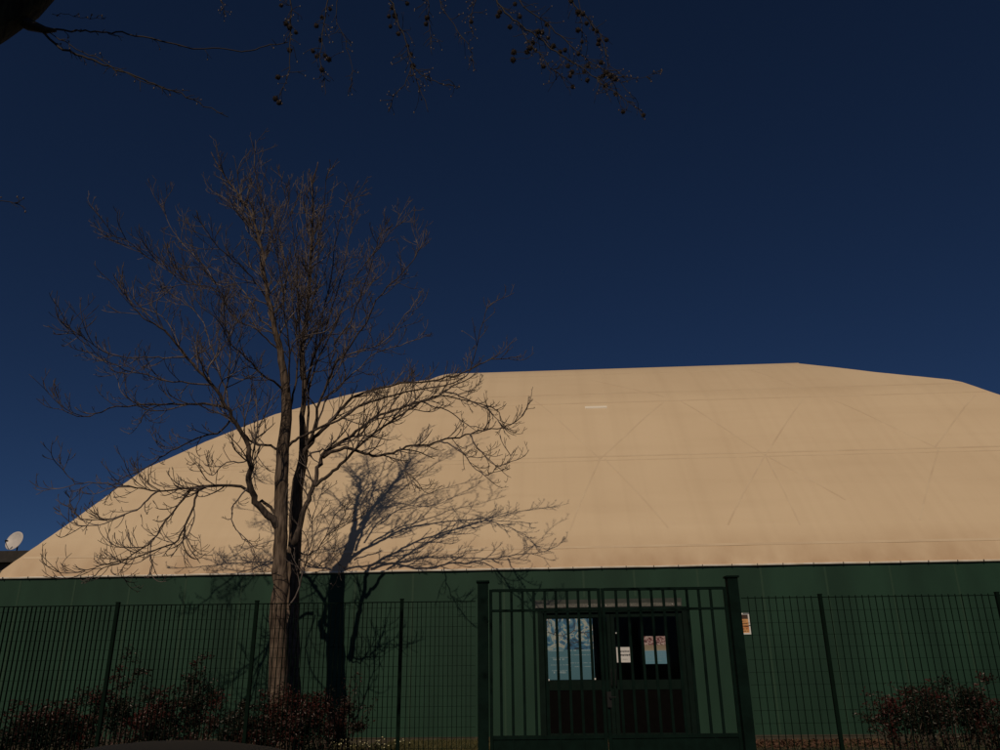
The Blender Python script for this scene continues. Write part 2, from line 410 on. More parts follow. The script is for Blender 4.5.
# eave strip with clamps
mb = MB(); n_ = 220
vs = []; L0, L1 = eaveL-.02, eaveR+.02
for i in range(n_+1):
    x = L0+(L1-L0)*i/n_; dz = 0.002*math.sin(i*.37)+0.0015*math.sin(i*1.1); dy = -.055+0.006*math.sin(i*.61)
    for yy, zz in ((-.0, 3.70), (dy, 3.703+dz), (dy-.010, 3.690+dz), (dy, 3.668+dz), (0.0, 3.66)): vs.append((x, yy, zz))
fs = []
for i in range(n_):
    for k in range(4): fs.append((i*5+k, (i+1)*5+k, (i+1)*5+k+1, i*5+k+1))
mb.add(vs, fs); mb.build('eave_strip', MM['trim'], hall)
mb = MB(); mb.box(0, -.078, 3.660, .016, -.045, 3.708); cl = mb.build('eave_clamp', MM['clamp'], hall); x = L0+.2; cl.location.x = x
while x < L1-.7:
    x += 0.62+rnd.uniform(-.07, .07); c_ = cl.copy(); COL.objects.link(c_); c_.location.x = x
# walls, with the doorway left open
dx0, _ = HL(541, 690); dx1, _ = HL(693, 690); dz1 = 2.70
tx0, tz0 = HL(535, 608.5); tx1, tz1 = HL(681, 598)
mb = MB()
mb.box(eaveL, 0, 0.1, dx0, .12, 3.66); mb.box(dx1, 0, 0.1, eaveR, .12, 3.66); mb.box(dx0, 0, dz1, dx1, .12, 3.66)
mb.box(eaveL, .12, 0.1, eaveL+.12, 2*RC, 3.66); mb.box(eaveR-.12, .12, 0.1, eaveR, 2*RC, 3.66); mb.box(eaveL+.12, 2*RC-.12, 0.1, eaveR-.12, 2*RC, 3.66)
mb.build('wall', MM['green_wall'], hall)
mb = MB()
mb.box(eaveL-.03, -.05, -.3, dx0, .1, 0.10); mb.box(dx1, -.05, -.3, eaveR+.03, .1, 0.10)
mb.build('wall_base', MM['base_strip'], hall)
xs = [HL(p, 590)[0] for p in (503, 583, 634)] + [eaveL+.6+1.37*i for i in range(8)] + [HL(634, 590)[0]+1.45*i for i in range(1, 12)]
for x in xs:
    mb = MB(); mb.box(x, -.004, .12 if x < dx0-.1 or x > dx1+.1 else 3.02, x+.045, 0.0, 3.62); mb.build('wall_weld', MM['wall_seam'], hall)
# interior seen through the glass
mb = MB()
mb.box(dx0-1, 3.6, 0, dx1+1, 3.7, 3.2); mb.box(dx0-1.1, .13, 0, dx0-1, 3.7, 3.2); mb.box(dx1+1, .13, 0, dx1+1.1, 3.7, 3.2)
mb.box(dx0-1, .13, 3.1, dx1+1, 3.6, 3.2); mb.box(dx0-1, .13, -.02, dx1+1, 3.6, .03)
mb.build('lobby', MM['dark'], hall)
# transom strip and frame
mb = MB(); mb.box(tx0, -.035, tz0, tx1, -.006, tz1); tr = mb.build('transom', MM['transom'], hall)
mb = MB(); mb.box(tx0+.02, -.045, tz0+.01, tx1-.02, -.036, tz0+.085); mb.build('transom_strip', MM['transom_low'], tr)
for i in range(13):  # row of tiny white dots, uneven in size, along the transom
    x = tx0+.2+(tx1-tx0-.4)*i/12; mb = MB(); mb.ball((x+rnd.uniform(-.05, .05), -.05, tz0+.045+rnd.uniform(-.012, .014)), rnd.uniform(.004, .010), 6); mb.build('transom_dot', MM['white'], tr)
mb = MB()
mb.box(dx0-.03, -.05, 0.02, dx0+.10, .13, dz1+.0); mb.box(dx1-.10, -.05, 0.02, dx1+.03, .13, dz1+.0); mb.box(dx0-.03, -.055, dz1-.02, dx1+.03, .128, dz1+.085)
mb.box(dx0+.10, -.02, .02, dx1-.10, .13, .07)
fr = bevel(mb.build('door_frame', MM['frame'], hall))
mid0, mid1 = HL(607, 650)[0], HL(617, 650)[0]; mid = (mid0+mid1)/2
def hz(py): return HL(612, py)[1]
def leaf(a, b, hs):
    mb = MB(); z0, z1 = .075, dz1-.03; st = .085; zr0, zr1 = hz(690), hz(680)
    mb.box(a, .0, z0, a+st, .05, z1); mb.box(b-st, .0, z0, b, .05, z1); mb.box(a+st, .001, z1-.1, b-st, .049, z1); mb.box(a+st, .001, z0, b-st, .049, z0+.08); mb.box(a+st, .001, zr0, b-st, .049, zr1)
    d = bevel(mb.build('door', MM['frame'], hall))
    mb = MB(); mb.box(a+st, .015, zr1, b-st, .022, z1-.1); mb.build('glass', MM['glass'], d)
    mb = MB(); mb.box(a+st, .012, z0+.08, b-st, .03, zr0)
    for i in range(1, 5): mb.box(a+st+(b-a-2*st)*i/5-.004, .006, z0+.09, a+st+(b-a-2*st)*i/5+.004, .012, zr0-.01)
    mb.build('kick_panel', MM['kick'], d)
    mb = MB(); hx = b-st/2 if hs else a+st/2
    mb.tube([Vector((hx, .0, 1.10)), Vector((hx, -.045, 1.10)), Vector((hx, -.05, 1.14)), Vector((hx, -.05, 1.42)), Vector((hx, -.045, 1.46)), Vector((hx, 0, 1.46))], [.011]*6, 8)
    mb.build('handle', MM['metal'], d, smooth=True)
leaf(dx0+.105, mid-.004, True); leaf(mid+.004, dx1-.105, False)
mb = MB()
for q in (594, 596.5): 
    x, z = HL(q, 670); mb.box(x-.02, -.012, z-.0+.0, x+.02, -.001, z+.05)

# posters and notices taped on the doors
def sheet(name, x0, y0, x1, y1, m, label, cat, texts=None, ly=-.004):
    ax, az = HL(x0, y1, ly); bx, bz = HL(x1, y0, ly)
    o = empty(name, H(ax, ly, az), label, cat, rz=-YAW)
    w, h = bx-ax, bz-az
    mb = MB(); mb.box(0, -.004, 0, w, 0, h); mb.build('sheet', m, o)
    if texts: texts(o, w, h)
    return o
def dashes(mb, x0, x1, z, h, seed, fill=.75, y=-.0055):
    r = random.Random(seed); x = x0
    while x < x1:
        l_ = r.uniform(.35, 1.0)*h*1.1
        if r.random() < fill: mb.box(x, y, z-h/2*r.uniform(.7, 1), min(x+l_*.75, x1), y+.0012, z+h/2*r.uniform(.7, 1))
        x += l_
def blue_text(o, w, h):
    mb = MB(); dashes(mb, .02, w-.02, h*.475, .035, 3, .9)
    for i, zz in enumerate((.40, .36, .27, .24, .21, .15)): dashes(mb, .06 if i % 2 else .45*w, (w*.5 if i % 2 else w-.05), h*zz, .018, i+9, .7)
    dashes(mb, .12, .40*w, h*.33, .04, 41, .7); dashes(mb, .12, .38*w, h*.12, .05, 42, .6)
    mb.build('lettering', MM['pale_ink'], o)
    mb = MB(); r = random.Random(8)
    p = Vector((w*.05, -.0065, h*.74))          # dark bare branch running across the picture
    for (ax, az, bx, bz) in ((.02, .77, .35, .72), (.35, .72, .6, .8), (.6, .8, .62, .93), (.6, .8, .97, .76), (.35, .72, .5, .6), (.5, .6, .7, .62), (.15, .74, .22, .9), (.8, .78, .9, .68)):
        pts = [Vector((w*(ax+(bx-ax)*t)+r.uniform(-.01, .01), -.005, h*(az+(bz-az)*t)+r.uniform(-.02, .02))) for t in (0, .25, .5, .75, 1)]
        mb.tube(pts, [.009]*5, 4)
    for _ in range(10): mb.ball((w*r.uniform(.1, .9), -.005, h*r.uniform(.58, .95)), r.uniform(.012, .026), 6, (1, .1, 1))
    mb.build('dark_branch', MM['ink'], o)
    for x, z in ((0, h-.02), (w*.98, h-.25), (-.02, h*.72), (0, .0), (w*.5, h-.03), (w, .01)):
        mb = MB(); mb.box(x-.02, -.007, z-.015, x+.02, -.005, z+.02); mb.build('tape', MM['white'], o)
def notice_text(o, w, h):
    mb = MB(); dashes(mb, .06, w-.05, h*.72, .035, 4, .95); dashes(mb, .05, w-.04, h*.48, .045, 5, .95); dashes(mb, .1, w-.1, h*.2, .012, 6, .7)
    mb.build('lettering', MM['ink'], o)
def red_text(o, w, h):
    mb = MB(); dashes(mb, .03, w-.03, h*.47, .02, 14, .9)
    for zz in (.38, .31, .24, .12): dashes(mb, .05, w-.05, h*zz, .013, int(zz*90), .6)
    mb.build('lettering', MM['pale_ink'], o)
sheet('poster', 548.5, 618.5, 592, 680, MM['poster_blue'], 'large blue poster with a dark branch across its picture taped on the left door', 'poster', blue_text)
sheet('notice', 617, 647, 631.5, 662.5, MM['paper'], 'small white paper notice on the glass of the right door', 'notice', notice_text)
sheet('poster', 644, 636, 666, 664, MM['poster_red'], 'small poster with red top and blue bottom on the right door', 'poster', red_text)
x, z = HL(616.3, 633, -.05)
mb = MB(); mb.ball((0, 0, 0), .017, 8, (1, .4, 1)); o = mb.build('disc', MM['white'], smooth=True); o.location = H(x, -.008, z); tag(o, 'tiny round white sticker above the white notice on the right door', 'disc')  # small flattened white ball on the right door

# ------------------------------------------------------------------ neighbour house with dish
YH = 36.0
c0 = P(-60, 551, YH); c1 = P(34, 553.5, YH)
hz1 = (c0.z+c1.z)/2
house = empty('neighbour_house', (c1.x, YH, 0), 'low dark building behind the left end of the hall', 'building')
mb = MB(); mb.box(-16, 0, 0, 2.2, 9, hz1-.45); mb.build('wall', MM['house'], house)
mb = MB()
vs = [(-16.4, -.5, hz1-.55), (2.6, -.5, hz1-.55), (2.6, 4.5, hz1+1.5-.3), (-16.4, 4.5, hz1+1.5-.3), (2.6, 9.5, hz1-.55), (-16.4, 9.5, hz1-.55)]
mb.box(-16.4, -.4, hz1-.5, 2.6, 9.4, hz1+.0)
mb.build('roof', MM['roof_tile'], house)
for k in range(5): mb = MB(); mb.box(-14+k*3.2, -.03, 1.2, -12.9+k*3.2, -.0, 2.7); mb.build('window', MM['glass_dark'], house)
dc = P(15.5, 541.5, YH+1.2)
dish = empty('satellite_dish', (dc.x, YH+1.2, hz1), 'white satellite dish on the dark building left of the hall', 'satellite dish')
dn = Vector((-.18, -.92, .28)).normalized()
q = dn.to_track_quat('Z', 'Y')
cz = dc.z-hz1; rad = .46
mb = MB(); vs = []; n_ = 36; rg = 8
for s_, off in ((0, 0.0), (1, -.012)):
    for i in range(rg+1):
        rr = rad*i/rg
        for k in range(n_):
            a = 2*math.pi*k/n_
            vs.append(Vector((0, 0, cz)) + q @ Vector((rr*math.cos(a)*.94, rr*math.sin(a), .35*rr*rr/rad*.6+off)))
fs = []
for s_ in (0, 1):
    o_ = s_*(rg+1)*n_
    for i in range(rg):
        for k in range(n_):
            f = (o_+i*n_+k, o_+(i+1)*n_+k, o_+(i+1)*n_+(k+1) % n_, o_+i*n_+(k+1) % n_); fs.append(f if not s_ else f[::-1])
for k in range(n_): fs.append((rg*n_+k, (rg+1)*n_+rg*n_+k, (rg+1)*n_+rg*n_+(k+1) % n_, rg*n_+(k+1) % n_))
mb.add(vs, fs); mb.build('reflector', MM['dish'], dish, smooth=True)
C_ = Vector((0, 0, cz)); low = C_ + q @ Vector((-.08, -rad*.95, .1)); tip = C_ + q @ Vector((-.05, -.20, .52))
mb = MB(); mb.tube([low, low+(tip-low)*.5+Vector((0, 0, -.03)), tip], [.014]*3, 6); mb.build('feed_arm', MM['metal'], dish)
mb = MB(); mb.tube([tip+(C_-tip)*.02, tip+(C_-tip)*.25], [.045, .035], 10); mb.build('feed_horn', MM['metal'], dish)
mb = MB(); mb.tube([Vector((.05, .15, 0)), Vector((.05, .15, cz-.1)), Vector((.02, .08, cz))], [.03, .03, .03], 8); mb.build('mast', MM['metal'], dish)

# ------------------------------------------------------------------ fences
FY = 11.8; FH = 2.46
def wire_panel(w, pitch, hp, flat, z0=.08, z1=FH):
    mb = MB(); n = int(round(w/pitch))
    for i in range(1, n):
        x = w*i/n+random.Random(i*7+int(w*100)).uniform(-.0035, .0035)
        if flat: mb.box(x-.0035, -.014, z0, x+.0035, .014, z1+(.0))
        else: mb.box(x-.0045, -.006, z0, x+.0045, .006, z1+.02)
    z = z0+.05
    while z < z1-.02:
        mb.box(0, -.017 if not flat else -.0035, z-.0022, w, -.0062 if not flat else .0035, z+.0022); z += hp
    mb.box(0, -.018, z1-.012, w, .018 if flat else -.0062, z1)
    if flat: mb.box(0, -.016, z0-.02, w, .016, z0)
    return mb
def post_mb(h=FH+.03, s=.025):
    mb = MB(); mb.box(-s, -s, -.2, s, s, h); mb.box(-s-.004, -s-.004, h, s+.004, s+.004, h+.012); return mb
def fence(name, xs, pitch, hp, flat, label, low):
    f = empty(name, (xs[0], FY, 0), label, 'fence')
    pmesh = None
    for x in xs:
        if abs(x-GL) < .2 or abs(x-GR) < .2: continue
        if pmesh is None: po = bevel(post_mb().build('post', MM['fence'], f), .003); pmesh = po
        else: po = pmesh.copy(); COL.objects.link(po)
        po.location = (x-xs[0], 0, 0)
    cache = {}
    for a, b in zip(xs[:-1], xs[1:]):
        k = round(b-a, 2)
        if k in cache: o = cache[k].copy(); COL.objects.link(o)
        else: o = wire_panel(b-a-.06, pitch, hp, flat).build('panel', MM['fence'], f); cache[k] = o
        o.location = (a+.03-xs[0], 0, 0)
    mb = MB(); mb.box(xs[0]-.1, -.10, -.2, xs[-1]+.02, .10, .05); mb.build('footing', MM['kerb'], f).location = (-xs[0]+xs[0], 0, 0) if False else (-xs[0], 0, 0)
    return f
GL, GR = -.285, 3.34
lx_ = [P(402, 602, FY).x, P(257, 603.5, FY).x, P(118, 605, FY).x]
step = lx_[1]-lx_[2]
lx_ += [lx_[2]-step*(i+1) for i in range(4)]
lx_ = sorted(lx_) + [GL-.08]
fence('grating_fence', lx_, .0665, .132, True, 'dark green close-barred steel fence left of the gate', True)
rx = [GR+.08, P(820, 597, FY).x, P(997, 595, FY).x]; rx += [rx[2]+2.55*(i+1) for i in range(3)]
fence('mesh_fence', rx, .098, .165, False, 'dark green welded wire mesh fence right of the gate', True)

# gate
gate = empty('gate', ((GL+GR)/2, FY, 0), 'dark green double gate of upright steel bars before the hall doors', 'gate')
gi = inv_of(gate)
zt = 2.615; z2 = P(604, 609.5, FY).z; z3 = P(604, 735, FY).z
zb = .09
for x, zz in ((GL, P(483, 581, FY).z), (GR, P(729.5, 576, FY).z)):
    mb = MB(); mb.box(x-.075, FY-.075, -.2, x+.075, FY+.075, zz-.03); po = bevel(mb.build('post', MM['gate'], gate, inv=gi), .006)
    mb = MB(); mb.box(x-.095, FY-.095, zz-.03, x+.095, FY+.095, zz); bevel(mb.build('cap', MM['gate'], po, inv=gi), .006)
gm = P(603.5, 650, FY).x
for a, b in ((GL+.09, gm-.006), (gm+.006, GR-.09)):
    mb = MB(); st = .045
    mb.box(a, FY-.022, zb, a+st, FY+.022, zt); mb.box(b-st, FY-.022, zb, b, FY+.022, zt)
    for zz, hh in ((zt-.035, .04), (z2-.02, .035), (z3-.045, .05), (zb, .05)): mb.box(a+st, FY-.02, zz, b-st, FY+.02, zz+hh)
    n = 10
    for i in range(1, n):
        x = a+(b-a)*i/n if a < gm else a+.215+.1715*(i-1)
        mb.box(x-.019, FY-.012, z3, x+.019, FY+.012, zt-.034)
    lf = bevel(mb.build('leaf', MM['gate'], gate, inv=gi), .003)
    mb = MB(); mb.box(a+st, FY-.006, zb+.05, b-st, FY+.004, z3-.045); 
    for i in range(1, 5): x = a+(b-a)*i/5; mb.box(x-.01, FY-.012, zb+.05, x+.01, FY-.006, z3-.045)
    mb.build('kick_panel', MM['gate'], lf, inv=gi)
mb = MB(); mb.box(gm+.01, FY-.055, 1.02, gm+.07, FY-.022, 1.22); mb.tube([Vector((gm+.04, FY-.05, 1.15)), Vector((gm+.04, FY-.09, 1.15)), Vector((gm+.13, FY-.095, 1.15))], [.009]*3, 8)
mb.build('lock', MM['metal'], gate, inv=gi)

# small framed notice on the fence by the gate post
a = P(739, 634.5, FY+.05); b = P(748.5, 613, FY+.05)
ns = empty('notice_board', (a.x-.04, FY+.05, a.z), 'small white framed orange notice beside the right gate post', 'notice board')
w, h = .21, b.z-a.z
mb = MB()
mb.box(0, -.02, 0, w, .004, .022); mb.box(0, -.02, h-.022, w, .004, h); mb.box(w-.02, -.02, .022, w, .004, h-.022); mb.box(0, -.02, .022, .02, .004, h-.022)
mb.build('frame', MM['white'], ns)
mb = MB(); mb.box(.02, -.012, .022, w-.02, 0.002, h*.72); mb.build('sheet', MM['orange_paper'], ns)
mb = MB(); mb.box(.02, -.012, h*.72+.001, w-.02, .002, h-.022); mb.build('header', MM['brown'], ns)
mb = MB()
for i, zz in enumerate((.62, .5, .38, .26, .15)): dashes(mb, .035, w-.035, h*zz, .012, 60+i, .7, -.0135)
mb.build('lettering', MM['brown'], ns)

# ------------------------------------------------------------------ trees
def smooth_path(pts, rads, sub=3, jit=0.0, rnd=None):
    out = []; rr = []
    n = len(pts)
    for i in range(n-1):
        p0 = pts[max(i-1, 0)]; p1 = pts[i]; p2 = pts[i+1]; p3 = pts[min(i+2, n-1)]
        for k in range(sub):
            t = k/sub
            q = 0.5*((2*p1)+(p2-p0)*t+(2*p0-5*p1+4*p2-p3)*t*t+(3*p1-p0-3*p2+p3)*t**3)
            r_ = rads[i]+(rads[i+1]-rads[i])*t
            if jit and (i or k): q = q+Vector((rnd.gauss(0, 1), rnd.gauss(0, 1), rnd.gauss(0, 1)))*jit
            out.append(q); rr.append(r_)
    out.append(pts[-1]); rr.append(rads[-1])
    return out, rr

def grow(mb, p, d, length, r, level, rnd, up=0.28, wig=0.22, dens=1.0, tip=.0048):
    """one twig: a long bending path that turns up towards its tip, with shorter twigs off it"""
    n = max(4, int(length/0.085)); seg = length/n
    pts = [p]; rads = [r]; dirs = [d.normalized()]
    d = d.normalized(); g = lambda: rnd.gauss(0, 1)
    drift = Vector((g(), g(), g()*.6))*wig*.8
    for i in range(n):
        t = (i+1)/n
        if rnd.random() < .28: drift = Vector((g(), g(), g()*.7))*wig*.8
        d = (d + drift*.55 + Vector((g(), g(), g()))*wig*.22 + Vector((0, 0, up*(.1+1.6*t*t)))*.55).normalized()
        p = p + d*seg; pts.append(p); dirs.append(d); rads.append(max(tip, r*(1-t)**.6+tip*t))
    mb.tube(pts, rads, 4 if r > .009 else 3, cap=False)
    if level <= 0: return
    m = max(1, int(length/(.17 if level > 1 else .17)*dens*rnd.uniform(.7, 1.2)))
    sgn = 1
    for j in range(m):
        t = (j+rnd.uniform(.2, .9))/m*.85+.12; i = min(n-1, int(t*n)); base = pts[i].lerp(pts[i+1], t*n-i)
        dd = dirs[i+1]; side = dd.cross(Vector((g(), g(), g()))).normalized()
        if side.z < -.2 and rnd.random() < .6: side = -side
        a = rnd.uniform(.45, .95)
        nd = dd*math.cos(a)+side*math.sin(a)
        grow(mb, base, nd, length*rnd.uniform(.28, .62)*(1.2-t*.6), max(tip, rads[i]*.66), level-1, rnd, up*1.1, wig, dens, tip)

TY = 16.3
base = P(286, 742, TY); base.z = 0
tree = empty('bare_tree', (base.x, TY, 0), 'tall leafless tree with forked trunk standing before the hall wall behind the fence', 'tree')
ti = inv_of(tree)
def trace(pts, w0, w1, o0, o1, bow=0.0):
    """photo outline of a limb -> 3D points; depth offset runs from o0 to o1 metres"""
    out = []; n = len(pts); L = [0]
    for a, b in zip(pts[:-1], pts[1:]): L.append(L[-1]+math.hypot(a[0]-b[0], a[1]-b[1]))
    rads = []
    for (x, y), l in zip(pts, L):
        t = l/L[-1]; q = P(x, y, TY+o0+(o1-o0)*t+bow*math.sin(math.pi*t)); out.append(q)
        w = .80*(w0+(w1-w0)*t**.55)
        rads.append(max(.006, w*(q.y/.94)/FPX/2))
    return out, rads
rt = random.Random(11)
# --- trunk: two stems grown together at the foot
trunk = MB()
A = [(282, 790), (281, 742), (279, 700), (278, 650), (279, 600), (280.5, 560), (280.5, 527), (281, 490), (283, 450), (286, 406), (284.5, 380), (280, 352), (275, 330), (270, 307), (264, 280), (261, 243), (247, 207), (230, 184), (220, 168), (211, 152)]
Aw = [24, 21, 18, 16, 14.5, 13, 12.5, 12.5, 12, 10, 8, 6.5, 5.6, 5, 4, 3, 2.2, 1.6, 1.2, .8]
def stem(pts, ws, offs, mb, n=10, sub=3, wob=.10):
    q = [P(x, y, TY+o) for (x, y), o in zip(pts, offs)]; rr = [w*(p.y/.94)/FPX/2 for w, p in zip(ws, q)]
    a, b = smooth_path(q, rr, sub, .012, rt); mb.tube(a, b, n, wob=wob, rnd=rt); return a, b
Aoff = [0]*7+[.0, -.05, -.1, -.15, -.25, -.35, -.45, -.6, -.75, -.9, -1.0, -1.1, -1.2]
Ap, Ar = stem(A, Aw, Aoff, trunk, 14)
Bt = [(295, 790), (294, 742), (292.5, 700), (291.5, 650), (292, 600), (294, 560), (295.5, 520), (299, 480), (303, 450), (302, 416), (305, 391), (303, 350), (308, 300), (312, 240), (313, 185), (318, 162)]
Bw = [21, 18, 16, 14, 12.5, 12.5, 12, 10.5, 8.5, 5.2, 4.6, 3.8, 3, 2.2, 1.6, .9]
Boff = [.35, .45, .6, .75, .85, .88, .88, .8, .65, .5, .4, .2, 0, -.3, -.6, -.8]
Bp, Br = stem(Bt, Bw, Boff, trunk, 14)
tr_o = trunk.build('trunk', MM['bark'], tree, smooth=True, inv=ti)
twigs = MB()
def feather(pts, rads, k, ln, lev=2, start=.25, up=.28, dens=1.0):
    """hang secondary branches on a limb"""
    L = [0]
    for a, b in zip(pts[:-1], pts[1:]): L.append(L[-1]+(b-a).length)
    for j in range(k):
        t = start+(1-start)*(j+rt.uniform(.1, .9))/k; l = t*L[-1]
        i = max(i for i in range(len(L)-1) if L[i] <= l+1e-6); f = (l-L[i])/max(1e-6, L[i+1]-L[i]); p = pts[i].lerp(pts[i+1], min(1, f)); d = (pts[i+1]-pts[i]).normalized()
        side = d.cross(Vector((rt.gauss(0, 1), rt.gauss(0, 1), rt.gauss(0, 1)))).normalized()
        a = rt.uniform(.45, 1.0); nd = d*math.cos(a)+side*math.sin(a)
        r = rads[i]
        if rt.random() < .22: grow(twigs, p, (nd+d*.6), ln*rt.uniform(1.3, 1.9)*(1.15-.4*t), max(.009, min(.02, r*.6)), lev, rt, up, dens=dens*.9)
        else: grow(twigs, p, nd, ln*rt.uniform(.5, 1.2)*(1.15-.5*t), max(.0075, min(.016, r*.55)), lev, rt, up, dens=dens)
    # the limb's own tip breaks into a spray
    for _ in range(3):
        d = (pts[-1]-pts[-3]).normalized(); grow(twigs, pts[-1], d+Vector((rt.gauss(0, .3), rt.gauss(0, .3), rt.gauss(0, .3))), ln*.32, .007, 1, rt, up)
